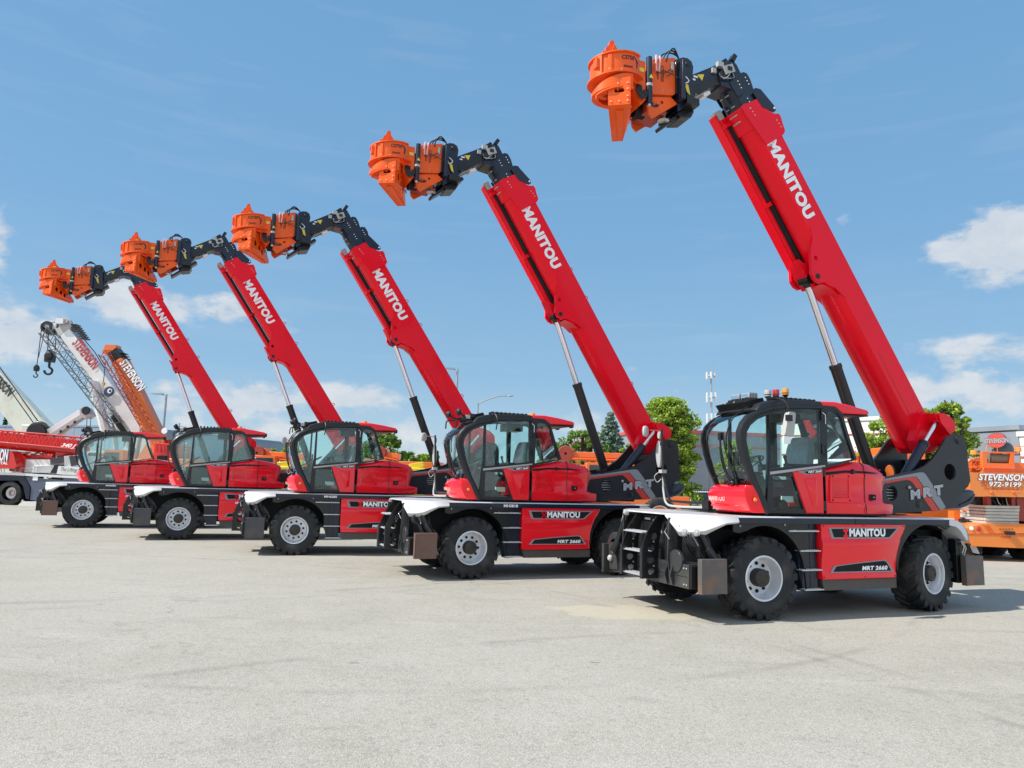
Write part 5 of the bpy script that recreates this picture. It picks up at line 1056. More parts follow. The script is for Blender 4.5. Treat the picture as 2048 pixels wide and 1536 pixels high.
ptree('dark_bush', 1944, 925, 40, 37, LF2, 'dark green bush against the grey wall beside the nearest tail plate', 'bush', seed=10, n=2500, ls=.13, base=.03)
ptree('round_bush', 1908, 1008, 46, 27, LF2, 'round green bush under the nearest counterweight', 'bush', seed=11, n=2500, ls=.10, base=.03)
ptree('broadleaf_tree', 766, 866, 96, 60, LF2, 'tallest green tree just right of the middle cab', seed=12, n=14000, ls=.24, base=.03, group='trees along the far edge of the yard')
r = random.Random(31)
far = [(812, 902, 56, 'dense green tree between the tallest tree and the yellow lift', LF2, 0), (848, 908, 44, 'light green tree behind the yellow lift', LF1, 0), (872, 903, 34, 'dark spruce right of the yellow lift', LF4, 1), (900, 915, 36, 'green spruce close left of the second cab windscreen', LF4, 1),
       (1108, 884, 60, 'low green tree just behind the second canopy', LF2, 0), (1140, 890, 50, 'low green tree left of the orange lattice boom', LF1, 0), (545, 896, 34, 'small yellow green tree above the orange boom between the two left cabs', LF1, 0), (584, 884, 44, 'yellow green tree beside the middle mirror', LF1, 0)]
for k, (px, pt, pw, lb, lm, sp) in enumerate(far): ptree('spruce_tree' if sp else 'broadleaf_tree', px, pt, pw, 66 + k, lm, lb, seed=40 + k, n=6000, ls=.28, base=.03, spruce=bool(sp), group='trees along the far edge of the yard')
for k, (px, pt, pw, lb) in enumerate(((150, 848, 34, 'dark conifer tip over the far roof, left of the furthest cab'), (60, 838, 20, 'dark conifer tip over the far roof beside the cream boom'), (12, 834, 26, 'dark conifer tip over the far roof at the left border'))):
    ptree('spruce_tree', px, pt, pw, 120, LF4, lb, seed=70 + k, n=1500, ls=.4, base=.02, spruce=True, group='conifers behind the far roof')
ptree('shade_tree', 1470, 880, 84, 47, LF1, 'pale green tree seen through the nearest windscreen', seed=15, n=9000, ls=.16, base=.03)

# ------------------------------------------------------------------ buildings and fence
WALLG = mat('grey_cladding', (.24, .27, .32), .7, var=.08, scale=.6, dirt=(.34, .36, .38), dscale=.5, damt=.35)
WALLW = mat('white_cladding', (.84, .82, .79), .7, var=.05, scale=.5, dirt=(.5, .48, .45), dscale=.4, damt=.3)
WALLB = mat('blue_grey_cladding', (.22, .28, .36), .75, var=.06, scale=.3)
LINR = mat('red_trim', (.50, .10, .09), .6)
WIN = mat('dark_window', (.02, .025, .03), .12, spec=.8)
def hall(name, label, px0, px1, pt0, pt1, Y0, Y1, wm, depth=20, lines=(), cap=None, wins=(), cat='building'):
    a = at(px0, pt0, Y0); b = at(px1, pt1, Y1); d = Vector((b.x - a.x, b.y - a.y, 0)); Lx = d.length; d.normalize(); n = Vector((-d.y, d.x, 0)); h = (a.z + b.z) / 2
    r = empty(name, (a.x, a.y, 0), atan2(d.y, d.x)); tag(r, label, cat)
    g = G(); g.box(0, Lx, 0, depth, 0, h, wm)
    k = 1.6
    while k < Lx: g.box(k, k + .03, -.02, 0, 0, h, wm); k += 1.6
    link('wall', g.mesh('wall'), r)
    g = G(); g.box(-.1, Lx + .1, -.08, depth, h, h + .25, cap or wm); link('roof', g.mesh('roof'), r)
    if lines:
        for z in lines: g = G(); g.box(0, Lx, -.05, -.021, z, z + .09, LINR); link('trim_line', g.mesh('trim_line'), r)
    for (x0, x1, z0, z1) in wins: g = G(); g.box(x0, x1, -.06, -.025, z0, z1, WIN); g.box(x0 - .05, x1 + .05, -.05, -.022, z0 - .08, z0, WALLW); link('window', g.mesh('window'), r)
    return r, Lx, h
hall('office_building', 'grey panelled building with a red capping behind the tall bright tree', 1290, 1560, 866, 872, 52, 54, WALLG, lines=(4.9,), cap=LINR)
hall('warehouse', 'white warehouse wall with thin red lines behind the nearest cab', 1562, 1878, 838, 846, 50, 44, WALLW, lines=(3.0, 4.3, 5.6))
h3, L3, H3 = hall('warehouse', 'blue grey warehouse front with the oval red sign', 1880, 2037, 860, 868, 42, 38, WALLG, lines=(3.45, 4.1), wins=((3.0, 3.9, 1.6, 2.3),))
hall('warehouse', 'white end wall at the right border with dark windows', 2038, 2240, 866, 872, 37.9, 34, WALLW, lines=(3.3, 3.9), wins=((.4, 2.3, 1.9, 2.8), (3.0, 5.0, 1.9, 2.8)))
# oval sign
sg = empty('oval_sign', tuple(at(1986, 882, 39.0) + Vector((0, -.35, 0))), h3.rotation_euler.z); tag(sg, 'oval red sign with slanted white letters on the grey warehouse', 'sign')
g = G(); g.loft([[((.53) * cos(t) * k, y, .41 * sin(t) * k) for t in [2 * pi * i / 40 for i in range(40)]] for y, k in ((0, 1), (-.06, 1))], LETN); link('rim', g.mesh('rim'), sg)
g = G(); g.loft([[(.505 * cos(t) * k, y, .385 * sin(t) * k) for t in [2 * pi * i / 40 for i in range(40)]] for y, k in ((-.05, 1), (-.075, 1))], mat('sign_red', (.62, .09, .07), .5)); link('face', g.mesh('face'), sg)
g = G(); text(g, 'STEVENSON', (-.66, -.085, -.16), X_, Z_, 1.34, .30, LETN, .05, .1); text(g, 'STEVENSON', (-.645, -.095, -.14), X_, Z_, 1.30, .26, LETG, .03, .1); link('lettering', g.mesh('lettering'), sg)
g = G(); text(g, 'CRANE', (-.45, -.082, .30), X_, Z_, .9, .16, PALER, .02) if False else None
hall('far_warehouse', 'long blue grey warehouse roof far behind the left cranes', -220, 250, 846, 862, 110, 96, WALLB, depth=40)

# picket fence
a = at(1290, 1000, 45); b = at(1600, 1000, 46); fr = empty('picket_fence', (a.x, a.y, 0), atan2(b.y - a.y, b.x - a.x)); tag(fr, 'black metal picket fence in front of the parked cars', 'fence'); Lf = (Vector((b.x, b.y)) - Vector((a.x, a.y))).length
FN = mat('fence_black', (.02, .022, .025), .5)
g = G()
for z in (.25, 1.55, 1.7): g.box(0, Lf, -.02, .02, z, z + .035, FN)
link('rail', g.mesh('rail'), fr)
g = G(); k = 0
while k < Lf: g.box(k - .012, k + .012, -.012, .012, .05, 1.85, FN); k += .14
o = tag(link('picket', g.mesh('picket'), fr), kind='stuff')
pm = G(); pm.box(-.04, .04, -.04, .04, 0, 1.95, FN); pm.lathe([(.0001, .08), (.05, .04), (.05, 0)], FN, (0, 0, 1.93), 'Z', 8); pm = pm.mesh('post'); k = 0
while k < Lf: link('post', pm, fr, Matrix.Translation((k, 0, 0))); k += 2.4
g = G(); p = at(1371, 985, 44.6); g.box(-.5, .5, -.02, .02, -.33, .33, LETW); text(g, 'NO', (-.38, -.025, .02), X_, Z_, .5, .2, LETG, .02) if False else None
s_ = link('notice_board', g.mesh('notice_board')); s_.location = (p.x, p.y - .1, p.z); tag(s_, 'small white notice board fixed on the picket fence', 'sign')

# ------------------------------------------------------------------ parked cars
def car(x, y, rz, col, label):
    r = empty('parked_car', (x, y, 0), rz); tag(r, label, 'car', 'cars parked behind the fence')
    m = mat('car_paint_' + label.split()[0], col, .25, .1, .9, .04)
    g = G(); o = [(-2.2, .35), (-2.25, .75), (-2.1, .95), (-1.2, 1.05), (1.9, 1.08), (2.2, .95), (2.25, .5), (2.15, .3)]
    g.loft([[(x_, y_, z_ * k) for x_, z_ in o] for y_, k in ((-.92, .96), (-.95, 1), (.95, 1), (.92, .96))], m); link('body', g.mesh('body'), r, bevel=.04)
    g = G(); g.loft([[(-1.3, -.85, 1.02), (-1.3, .85, 1.02), (1.95, .85, 1.05), (1.95, -.85, 1.05)], [(-.55, -.70, 1.62), (-.55, .70, 1.62), (1.6, .70, 1.64), (1.6, -.70, 1.64)]], WIN); link('window', g.mesh('window'), r)
    g = G(); g.loft([[(-.6, -.71, 1.60), (-.6, .71, 1.60), (1.62, .71, 1.62), (1.62, -.71, 1.62)], [(-.45, -.65, 1.68), (-.45, .65, 1.68), (1.5, .65, 1.70), (1.5, -.65, 1.70)]], m); link('roof', g.mesh('roof'), r)
    for wx in (-1.4, 1.4):
        for wy in (-.85, .85):
            w = G(); w.lathe([(.2, -.11), (.33, -.1), (.35, 0), (.33, .1), (.2, .11)], TYRE, (0, 0, 0), 'Y', 20); w.lathe([(.0001, -.09), (.2, -.10)], RIMM, (0, 0, 0), 'Y', 16); q = link('wheel', w.mesh('wheel'), r); q.location = (wx, wy, .35)
    g = G(); g.box(-2.27, -2.2, -.8, -.45, .65, .8, LETW); link('headlight', g.mesh('headlight'), r); g = G(); g.box(-2.27, -2.2, .45, .8, .65, .8, LETW); link('headlight', g.mesh('headlight'), r)
p = at(1405, 1000, 47.5); car(p.x, 47.5, .1, (.70, .71, .72), 'white car with dark windows parked behind the picket fence, left of the nearest cab')
p = at(1328, 1000, 49); car(p.x, 49.5, .1, (.05, .09, .22), 'blue car partly behind the second counterweight')

# ------------------------------------------------------------------ poles and mast
def pole(name, px, pt, Y, label, arm=None, r0=.09, cat='street lamp', group=None):
    p = at(px, pt, Y); r = empty(name, (p.x, Y, 0)); tag(r, label, cat, group); h = p.z
    g = G(); g.cyl((0, 0, 0), (0, 0, h), r0 * 1.5, GALV, r0 * .8, 12); g.cyl((0, 0, 0), (0, 0, .5), r0 * 2.4, GALV, n=12); link('pole', g.mesh('pole'), r)
    if arm == 'flat':
        g = G(); g.tube([(0, 0, h - .1), (-.35, 0, h)], .05, GALV, 6); link('arm', g.mesh('arm'), r)
        g = G(); g.loft([[(-.3, -.18, h - .06), (-.3, .18, h - .06), (-.3, .18, h + .08), (-.3, -.18, h + .08)], [(-1.25, -.22, h - .0), (-1.25, .22, h - .0), (-1.25, .22, h + .07), (-1.25, -.22, h + .07)]], GALV); link('lamp_head', g.mesh('lamp_head'), r)
    return r, h
pole('street_lamp', 333, 789, 62, 'tall lamp post with a flat head pointing left, behind the leftmost booms', 'flat', .11, group='tall lamp posts with flat heads')
pole('street_lamp', 915, 738, 62, 'tall lamp post with a flat head pointing left, right of the middle boom', 'flat', .11, group='tall lamp posts with flat heads')
r_, h_ = pole('curved_street_lamp', 956, 806, 70, 'grey street lamp whose long curved arm reaches right above the second cab', None, .09)
g = G(); g.tube([(0, 0, h_ - .1), (.9, 0, h_ + .35), (2.0, 0, h_ + .72), (2.9, 0, h_ + .80)], .06, GALV, 8, 4); link('arm', g.mesh('arm'), r_); g = G(); g.ball((3.15, 0, h_ + .78), .16, GALV, (2.0, .8, .5), 8); link('lamp_head', g.mesh('lamp_head'), r_)
r_, h_ = pole('utility_pole', 359, 846, 90, 'thin utility pole with short crossbars left of the second cab from the left', None, .10, cat='pole')
for k in range(3): g = G(); g.box(.1, .9, -.05, .05, h_ - .5 - .7 * k, h_ - .42 - .7 * k, GALV); link('crossbar', g.mesh('crossbar'), r_)
# cell mast
r_, h_ = pole('cell_mast', 1422, 745, 95, 'pale grey cell phone mast with three rings of antennas', None, .13, cat='mast')
for k, dz in enumerate((.5, 3.4, 6.2, 9.6)):
    z = h_ - dz
    g = G(); g.tube([(.55 * cos(2 * pi * i / 12), .55 * sin(2 * pi * i / 12), z) for i in range(13)], .04, GALV, 5)
    for i in range(3): a = 2 * pi * i / 3 + .3; g.tube([(0, 0, z), (.55 * cos(a), .55 * sin(a), z)], .04, GALV, 5)
    link('platform', g.mesh('platform'), r_)
    for i in range(6 if k else 5):
        a = 2 * pi * i / 6 + .3; x, y = .62 * cos(a), .62 * sin(a); g = G(); g.box(x - .11, x + .11, y - .07, y + .07, z - (.65 if k else .4), z + (.65 if k else .5), WHT); link('antenna', g.mesh('antenna'), r_, bevel=.03)
g = G(); g.cyl((.25, 0, h_ - .3), (.25, 0, h_ + 2.3), .05, GALV, r1=.02); g.cyl((-.4, 0, h_ - .2), (-.4, 0, h_ + 1.2), .04, GALV, r1=.02); link('whip_antenna', g.mesh('whip_antenna'), r_)

# ------------------------------------------------------------------ yard cranes
def crane_wheel(parent, x, y, R=.58, hubm=None):
    me = CACHE.get(('cw', R, hubm and hubm.name))
    w = bpy.data.objects.new('wheel', None); COL.objects.link(w); w.parent = parent; w.location = (x, y, R); w.rotation_euler = (0, 0, 0 if y < 0 else pi)
    def ty(g): g.lathe([(R * .55, -.18), (R * .62, -.21), (R * .86, -.215), (R * .96, -.17), (R, -.1), (R, .1), (R * .96, .17), (R * .6, .2)], TYRE, n=40); [g.box(-.02, .02, -.17, .17, R - .012, R + .012, TYRE, Matrix.Rotation(2 * pi * i / 30, 4, 'Y')) for i in range(30)]
    def ri(g):
        g.lathe([(R * .56, -.2), (R * .58, -.19), (R * .52, -.17), (R * .50, -.02), (R * .46, .0), (R * .28, -.04), (R * .26, -.10), (.0001, -.12)], WHT, n=32)
    def hu(g):
        g.lathe([(.0001, -.17), (R * .14, -.17), (R * .17, -.15), (R * .2, -.05)], hubm or BLK, n=20)
        for i in range(10): a = 2 * pi * i / 10; g.cyl((R * .33 * cos(a), -.04, R * .33 * sin(a)), (R * .33 * cos(a), -.08, R * .33 * sin(a)), .03, hubm or BLK, n=6)
    part(('ct', R), 'tyre', w, ty); part(('cr', R), 'rim', w, ri); part(('ch', R, (hubm or BLK).name), 'hub', w, hu)
def lattice(g, P0, P1, w, h, n, m, r=.035):
    """a four-chord lattice from P0 to P1"""
    P0, P1 = Vector(P0), Vector(P1); d = (P1 - P0).normalized(); s = d.cross(Z_).normalized(); u = s.cross(d)
    c = [(a * w / 2, b * h / 2) for a, b in ((-1, -1), (1, -1), (1, 1), (-1, 1))]
    def q(i, t): return P0.lerp(P1, t) + s * c[i][0] + u * c[i][1]
    for i in range(4): g.tube([q(i, 0), q(i, 1)], r, m, 6)
    for i in range(4):
        j = (i + 1) % 4
        for k in range(n): g.tube([q(i if k % 2 else j, k / n), q(j if k % 2 else i, (k + 1) / n)], r * .6, m, 4)
def boombox(g, A, B, w0, h0, w1, h1, m):
    """tapered box boom from A to B, its depth hanging below the top line"""
    A, B = Vector(A), Vector(B); d = (B - A).normalized(); s = Y_ if abs(d.y) < .5 else X_; s = (s - d * s.dot(d)).normalized(); u = s.cross(d).normalized()
    if u.z < 0 or (abs(u.z) < .05 and u.x < 0): u = -u
    g.loft([[P + s * a * w + u * b * h for a, b in ((-.5, .5), (.5, .5), (.5, -.3), (.3, -.5), (-.3, -.5), (-.5, -.3))] for P, w, h in ((A, w0, h0), (B, w1, h1))], m); return d, s, u
def side_text(g, A, B, off, h, s, m, m2=None, flip=False, bold=.03, shear=.12):
    d = (B - A).normalized(); u = Vector((-d.z, 0, d.x)); u = (u if not flip else -u).normalized()
    L_ = (B - A).length
    if m2: text(g, s, A + Vector((0, off + .006, 0)) - u * h * .08 - d * h * .08, d, u, L_ + h * .16, h * 1.12, m2, bold + .02, shear)
    text(g, s, A + Vector((0, off, 0)), d, u, L_, h, m, bold, shear)

# -- red truck crane on the left, boom laid forward
Yr = 38.0
def PR(px, py, Y=Yr): return at(px, py, Y)
rc = empty('truck_crane', (PR(60, 1013).x, Yr, 0)); tag(rc, 'red truck crane on a slate blue carrier at the left border, boom lowered level', 'crane')
O = rc.location.copy()
def wp(o_name, fn, parent=None, bevel=0.0, org=None):
    g = G(); fn(g); g.tf(Matrix.Translation(-(org if org is not None else O))); return link(o_name, g.mesh(o_name), parent or rc, bevel=bevel)
def bxp(g, px0, px1, py0, py1, m, Y0=Yr, dep=2.5):
    a = PR(px0, py0, Y0); b = PR(px1, py1, Y0); g.box(a.x, b.x, Y0, Y0 + dep, min(a.z, b.z), max(a.z, b.z), m)
def polyp(g, pts, m, Y0=Yr, dep=2.5, holes=()): g.plate([(PR(x, y, Y0).x, PR(x, y, Y0).z) for x, y in pts], [], Y0, Y0 + dep, m)
wp('carrier', lambda g: (polyp(g, [(-260, 946), (20, 950), (48, 951), (62, 975), (60, 1000), (86, 1002), (160, 1000), (260, 1000), (260, 958), (130, 953), (126, 960), (50, 953)], SLATE), bxp(g, -260, 260, 960, 1002, BLKM, Yr + .5, 1.5)), bevel=.02)
wp('deck', lambda g: polyp(g, [(-260, 942), (20, 945), (160, 953), (260, 958), (260, 961), (160, 957), (20, 950), (-260, 946)], WHT, Yr - .06, 2.6))
wp('mudguard', lambda g: polyp(g, [(-60, 949), (48, 952), (60, 975), (58, 998), (52, 998), (46, 972), (36, 961), (-2, 961), (-60, 961)], NAVY, Yr - .05, 2.6))
wp('outrigger', lambda g: polyp(g, [(34, 1012), (44, 1003), (76, 1003), (86, 1012), (80, 1014), (34, 1014)], WHT, Yr - .3, .5))
for px in (19, -50, 205, 258):
    for yy in (.15, 2.35):
        x = PR(px, 985).x - O.x; crane_wheel(rc, x, yy, .62, RED2)
wp('counterweight', lambda g: polyp(g, [(-60, 900), (22, 902), (27, 908), (33, 932), (28, 937), (-60, 936)], RED2, Yr - .2, 2.8), bevel=.05)
def f_(g):
    a = PR(-42, 922, Yr - .22); b = PR(15, 922, Yr - .22); side_text(g, a, b, 0, .62, 'STEVENSON', LETW, LETN)
wp('lettering', f_)
def f_(g):
    a = PR(-46, 929, Yr - .22); b = PR(15, 929, Yr - .22); side_text(g, a, b, 0, .16, 'CRANE RENTAL', LETW)
wp('lettering', f_)
wp('upper_frame', lambda g: (polyp(g, [(24, 905), (50, 914), (48, 935), (45, 945), (18, 942)], RED2, Yr + .4, 1.8), polyp(g, [(50, 919), (100, 919), (100, 945), (45, 945)], WHT, Yr + .5, 1.5), bxp(g, 33, 40, 920, 930, LETW, Yr + .3, .1)), bevel=.03)
wp('lift_cylinder', lambda g: (g.tube([PR(24, 908, Yr + .8), PR(108, 913, Yr + .8)], .16, RED2, 14),))
def f_(g):
    A, B = PR(-120, 867, Yr + 1.2), PR(162, 897, Yr + 1.2); boombox(g, A, B, .9, .95, .8, .85, RED2); boombox(g, PR(120, 910, Yr + 1.2), PR(170, 892, Yr + 1.2), .7, .4, .6, .6, RED2)
wp('boom', f_, bevel=.02)
wp('lattice_jib', lambda g: lattice(g, PR(-120, 862, Yr + .2), PR(172, 888, Yr + .2), .8, .62, 26, RED2, .045))
def f_(g): a = PR(128, 896, Yr - .05); b = PR(158, 899, Yr - .05); side_text(g, a, b, -.3, .26, '340 J', LETW, shear=.5)
wp('lettering', f_)
wp('crane_cab', lambda g: (polyp(g, [(128, 912), (160, 910), (172, 935), (176, 956), (130, 952)], WHT, Yr + .1, 2.2),), bevel=.04)
wp('window', lambda g: polyp(g, [(138, 912), (157, 911), (154, 930), (142, 932)], WIN, Yr + .05, .1)); wp('window', lambda g: polyp(g, [(100, 918), (130, 912), (128, 926), (103, 927)], WIN, Yr + .3, .2))
wp('engine_cover', lambda g: (polyp(g, [(66, 932), (108, 930), (100, 946), (64, 945)], WHT, Yr + .1, 2.1), polyp(g, [(105, 929), (137, 930), (118, 947), (96, 946)], NAVY, Yr + .15, 2.0)), bevel=.03)
wp('tool_box', lambda g: polyp(g, [(117, 932), (176, 935), (178, 952), (113, 948)], WHT, Yr - .02, .8), bevel=.02)
def f_(g): a = PR(121, 944, Yr - .06); b = PR(196, 948, Yr - .06); side_text(g, a, b, 0, .24, 'The Lifting Professionals', LETB, bold=.0, shear=.35)
wp('lettering', f_)
wp('handrail', lambda g: [g.tube([PR(x0, 944, Yr), PR(x0 + 3, 932, Yr), PR(x0 + 30, 931, Yr)], .03, WHT, 6) for x0 in (66, 72)])
for x0 in (-20, 8, 40): wp('handrail', lambda g: g.tube([PR(x0, 946, Yr), PR(x0 + 1, 936, Yr), PR(x0 + 22, 937, Yr), PR(x0 + 23, 948, Yr)], .02, PLAS, 5))
for k in range(4): wp('hydraulic_hose', lambda g: g.tube([PR(40 + 9 * k, 910, Yr + .6), PR(48 + 9 * k, 905, Yr + .5), PR(58 + 9 * k, 909, Yr + .6), PR(66 + 9 * k, 903 + k, Yr + .6)], .03, (PLAS, HOSE, WHT, HOSE)[k], 5, 3))
wp('notice', lambda g: (bxp(g, 66, 75, 952, 961, LETW, Yr - .03, .02), bxp(g, 88, 96, 952, 958, LETW, Yr - .03, .02), bxp(g, 60, 72, 950, 953, LETW, Yr - .03, .02), bxp(g, 94, 103, 953, 956, LETW, Yr - .03, .02)))
def hook_block(name, label, px, py, Y, sc, m=BLK, yel=False):
    p = at(px, py, Y); r = empty(name, tuple(p)); tag(r, label, 'hook block')
    g = G(); g.loft([[(x * sc, y, z * sc) for x, z in ((-.32, .2), (-.22, .55), (0, .7), (.22, .55), (.32, .2), (.32, -.1), (.28, -.25), (-.28, -.25), (-.32, -.1))] for y in (-.2 * sc, .2 * sc)], m); link('sheave_box', g.mesh('sheave_box'), r)
    [link('sheave', G().lathe([(.0001, -.05 * sc), (.26 * sc, -.05 * sc), (.3 * sc, -.02), (.3 * sc, .02), (.26 * sc, .05 * sc), (.0001, .05 * sc)], m, (0, y * sc, .2 * sc), n=18).mesh('sheave'), r) for y in (-.25, .25)]
    g = G(); g.cyl((0, 0, -.25 * sc), (0, 0, -.5 * sc), .09 * sc, m); g.tube([(0, 0, -.5 * sc), (.02 * sc, 0, -.62 * sc), (.26 * sc, 0, -.82 * sc), (.2 * sc, 0, -1.08 * sc), (-.05 * sc, 0, -1.16 * sc), (-.28 * sc, 0, -1.02 * sc), (-.3 * sc, 0, -.86 * sc)], .085 * sc, m, 8, 4); link('hook', g.mesh('hook'), r)
    return r

# -- white crane with a raised boom
def raised_crane(name, label, Y, foot, tip, w0, w1, m, txt, tm, t2, ta, tb, hgt, body, off=0.6):
    A, B = at(*foot, Y), at(*tip, Y); r = empty(name, (A.x, Y, 0)); tag(r, label, 'crane'); Og = r.location.copy()
    def W_(n, fn, bevel=0.0): g = G(); fn(g); g.tf(Matrix.Translation(-Og)); return link(n, g.mesh(n), r, bevel=bevel)
    W_('boom', lambda g: boombox(g, A, B, .8, w0, .7, w1, m), .02)
    u = (B - A).normalized(); nn = Vector((u.z, 0, -u.x)); nn = nn if nn.x > 0 else -nn
    W_('lettering', lambda g: side_text(g, at(*ta, Y), at(*tb, Y), -.42, hgt, txt, tm, t2, False))
    # carrier, turret and counterweight below
    W_('carrier', lambda g: (g.box(A.x - 6.5, A.x + 2.5, Y - 1.25, Y + 1.25, .7, 1.45, body), g.box(A.x - 6.5, A.x + 2.5, Y - 1.3, Y + 1.3, 1.45, 1.55, WHT)), .03)
    W_('turret', lambda g: (g.box(A.x - 1.8, A.x + 1.4, Y - .9, Y + .9, 1.55, 2.6, m), g.plate([(A.x - .9, 2.6), (A.x + .9, 2.6), (A.x + .5, A.z + .3), (A.x - .2, A.z + .4)], [], Y - .65, Y - .5, m), g.plate([(A.x - .9, 2.6), (A.x + .9, 2.6), (A.x + .5, A.z + .3), (A.x - .2, A.z + .4)], [], Y + .5, Y + .65, m)), .03)
    W_('counterweight', lambda g: g.box(A.x + 1.2, A.x + 2.4, Y - 1.2, Y + 1.2, 1.7, 2.7, m), .04)
    W_('crane_cab', lambda g: (g.plate([(A.x - 2.6, 1.6), (A.x - 2.7, 2.5), (A.x - 2.4, 3.1), (A.x - 1.4, 3.1), (A.x - 1.4, 1.6)], [], Y - 1.2, Y - .35, m), g.plate([(A.x - 2.55, 2.1), (A.x - 2.6, 2.5), (A.x - 2.35, 2.95), (A.x - 1.6, 2.95), (A.x - 1.6, 2.1)], [], Y - 1.23, Y - 1.19, WIN)), .02)
    W_('lift_cylinder', lambda g: (g.tube([Vector((A.x - 1.3, Y, 2.2)), A.lerp(B, .38)], .14, PLAS, 14)))
    for k in (-5.6, -4.2, .2, 1.6):
        for yy in (-1.0, 1.0): crane_wheel(r, k, yy, .58)
    return r, W_, A, B, u, nn
r1, W1_, A, B, u, nn = raised_crane('truck_crane', 'white truck crane with raised boom lettered in red and a black lattice jib below it', 44, (283, 868), (134, 668), 1.0, .82, WHT, 'STEVENSON', LETR, None, (151, 690), (193, 743), .62, WHT)
def f_(g):
    r = random.Random(3); q = at(122, 655, 44)
    boombox(g, B, at(126, 655, 44), .7, 1.0, .6, .9, PLAS)
    for k in range(26): c = at(118 + r.uniform(-14, 26), 652 + r.uniform(-8, 16), 44) + Vector((0, r.uniform(-.4, .4), 0)); s = r.uniform(.1, .26); g.box(c.x - s, c.x + s, c.y - .15, c.y + .15, c.z - s * .7, c.z + s * .7, (PLAS, WHT, PLASD)[k % 3], None)
    g.tube([at(86, 647, 44), at(100, 655, 44), at(120, 660, 44)], .2, WHT, 8); g.tube([at(86, 650, 44), at(106, 662, 44)], .14, PLAS, 8); g.lathe([(.2, -.1), (.36, -.1), (.38, 0), (.36, .1), (.2, .1)], PLASD, tuple(at(94, 654, 43.8)), n=16); g.lathe([(.2, -.1), (.4, -.1), (.42, 0), (.4, .1), (.2, .1)], PLAS, tuple(at(132, 650, 43.8)), n=16)
    for k in range(7): c = at(141 + k * 3.2, 648 + k * 4.6, 43.6); g.box(c.x - .05, c.x + .30, 43.7, 44.2, c.z - .04, c.z + .03, PLASD)
W1_('boom_head', f_)
W1_('lattice_jib', lambda g: lattice(g, at(93, 662, 43.4), at(238, 852, 43.4), .7, .62, 22, mat('grey_lattice', (.12, .13, .14), .5), .035))
W1_('hoist_cable', lambda g: (g.tube([at(132, 642, 44), at(86, 647, 44)], .025, CABLE, 4), g.tube([at(140, 645, 44.4), at(190, 705, 44.4), at(290, 870, 44.4)], .028, CABLE, 4), g.tube([at(84, 650, 43.7), at(76, 715, 43.7), at(73, 735, 43.7)], .025, CABLE, 4), g.tube([at(89, 665, 43.6), at(77, 715, 43.6)], .02, CABLE, 4), g.tube([at(97, 668, 43.6), at(95, 705, 43.6)], .03, CABLE, 4), g.tube([at(112, 675, 43.6), at(110, 702, 43.6)], .03, CABLE, 4)))
W1_('jib_stay', lambda g: (g.tube([at(186, 765, 43.5), at(213, 868, 43.5)], .30, WHT, 10), g.tube([at(226, 832, 43.4), at(250, 866, 43.4)], .17, BLK, 10), g.tube([at(215, 818, 43.5), at(245, 872, 43.5)], .12, WHT, 8)))
def f_(g):
    p = at(218, 783, 43.5); g.lathe([(.0001, -.02), (.30, -.02), (.32, 0)], LETN, tuple(p), n=20); g.lathe([(.0001, -.04), (.15, -.04)], LETW, tuple(at(220, 782, 43.5)), n=14); g.lathe([(.0001, -.05), (.08, -.05)], LETB, tuple(at(221, 782, 43.5)), n=10)
W1_('round_emblem', f_)
hook_block('hook_block', 'large black hook block hanging under the white jib head', 100, 718, 43.6, .82)
hook_block('hook_block', 'small black hook ball hanging furthest left under the white jib head', 73, 739, 43.7, .42)
h = hook_block('hook_block', 'small yellowish hook ball hanging in front of the white boom', 207, 769, 41, .22, mat('worn_yellow', (.55, .36, .14), .6, var=.3, scale=9))
# -- orange crane with raised boom
r2, W2_, A, B, u, nn = raised_crane('truck_crane', 'orange truck crane with raised boom lettered in white, left of the two leftmost red booms', 42, (318, 888), (240, 722), .95, .85, ORG2, 'STEVENSON', LETW, LETN, (245, 729), (285, 786), .52, RED2)
W2_('boom_head', lambda g: (boombox(g, B, at(228, 704, 42), .6, .75, .6, .7, BLK), boombox(g, at(238, 712, 42), at(211, 700, 42), .5, .5, .5, .45, ORG2), g.box(at(215, 695, 42).x, at(237, 695, 42).x, 41.7, 42.3, at(215, 702, 42).z, at(215, 691, 42).z, ORG2), [g.box(at(236 + 3 * k, 705 + 5 * k, 41.5).x, at(247 + 3 * k, 700, 41.5).x, 41.5, 42.1, at(236, 706 + 5 * k, 41.5).z, at(236, 704.6 + 5 * k, 41.5).z, BLK) for k in range(3)]))
W2_('lattice_jib', lambda g: lattice(g, at(208, 706, 41.4), at(302, 868, 41.4), .5, .45, 24, REDDK, .03))
W2_('hoist_cable', lambda g: (g.tube([at(211, 722, 41.2), at(207, 764, 41.2)], .022, CABLE, 4),))
W2_('machinery_deck', lambda g: (g.box(at(308, 900, 41).x, at(350, 900, 41).x, 41, 43, at(0, 925, 41).z, at(308, 888, 41).z, RED2), [g.tube([at(312 + 8 * k, 905, 40.9), at(312 + 8 * k, 884, 40.9)], .03, RED2, 5) for k in range(5)], g.tube([at(308, 886, 40.9), at(350, 890, 40.9)], .03, RED2, 5), g.box(at(314, 914, 40.9).x, at(333, 914, 40.9).x, 40.9, 41.02, at(0, 922, 40.9).z, at(314, 911, 40.9).z, BLKM)))
W2_('boom_stop', lambda g: g.lathe([(.0001, -.05), (.16, -.05), (.18, 0)], LETW, tuple(at(329, 862, 41.5)), n=18))
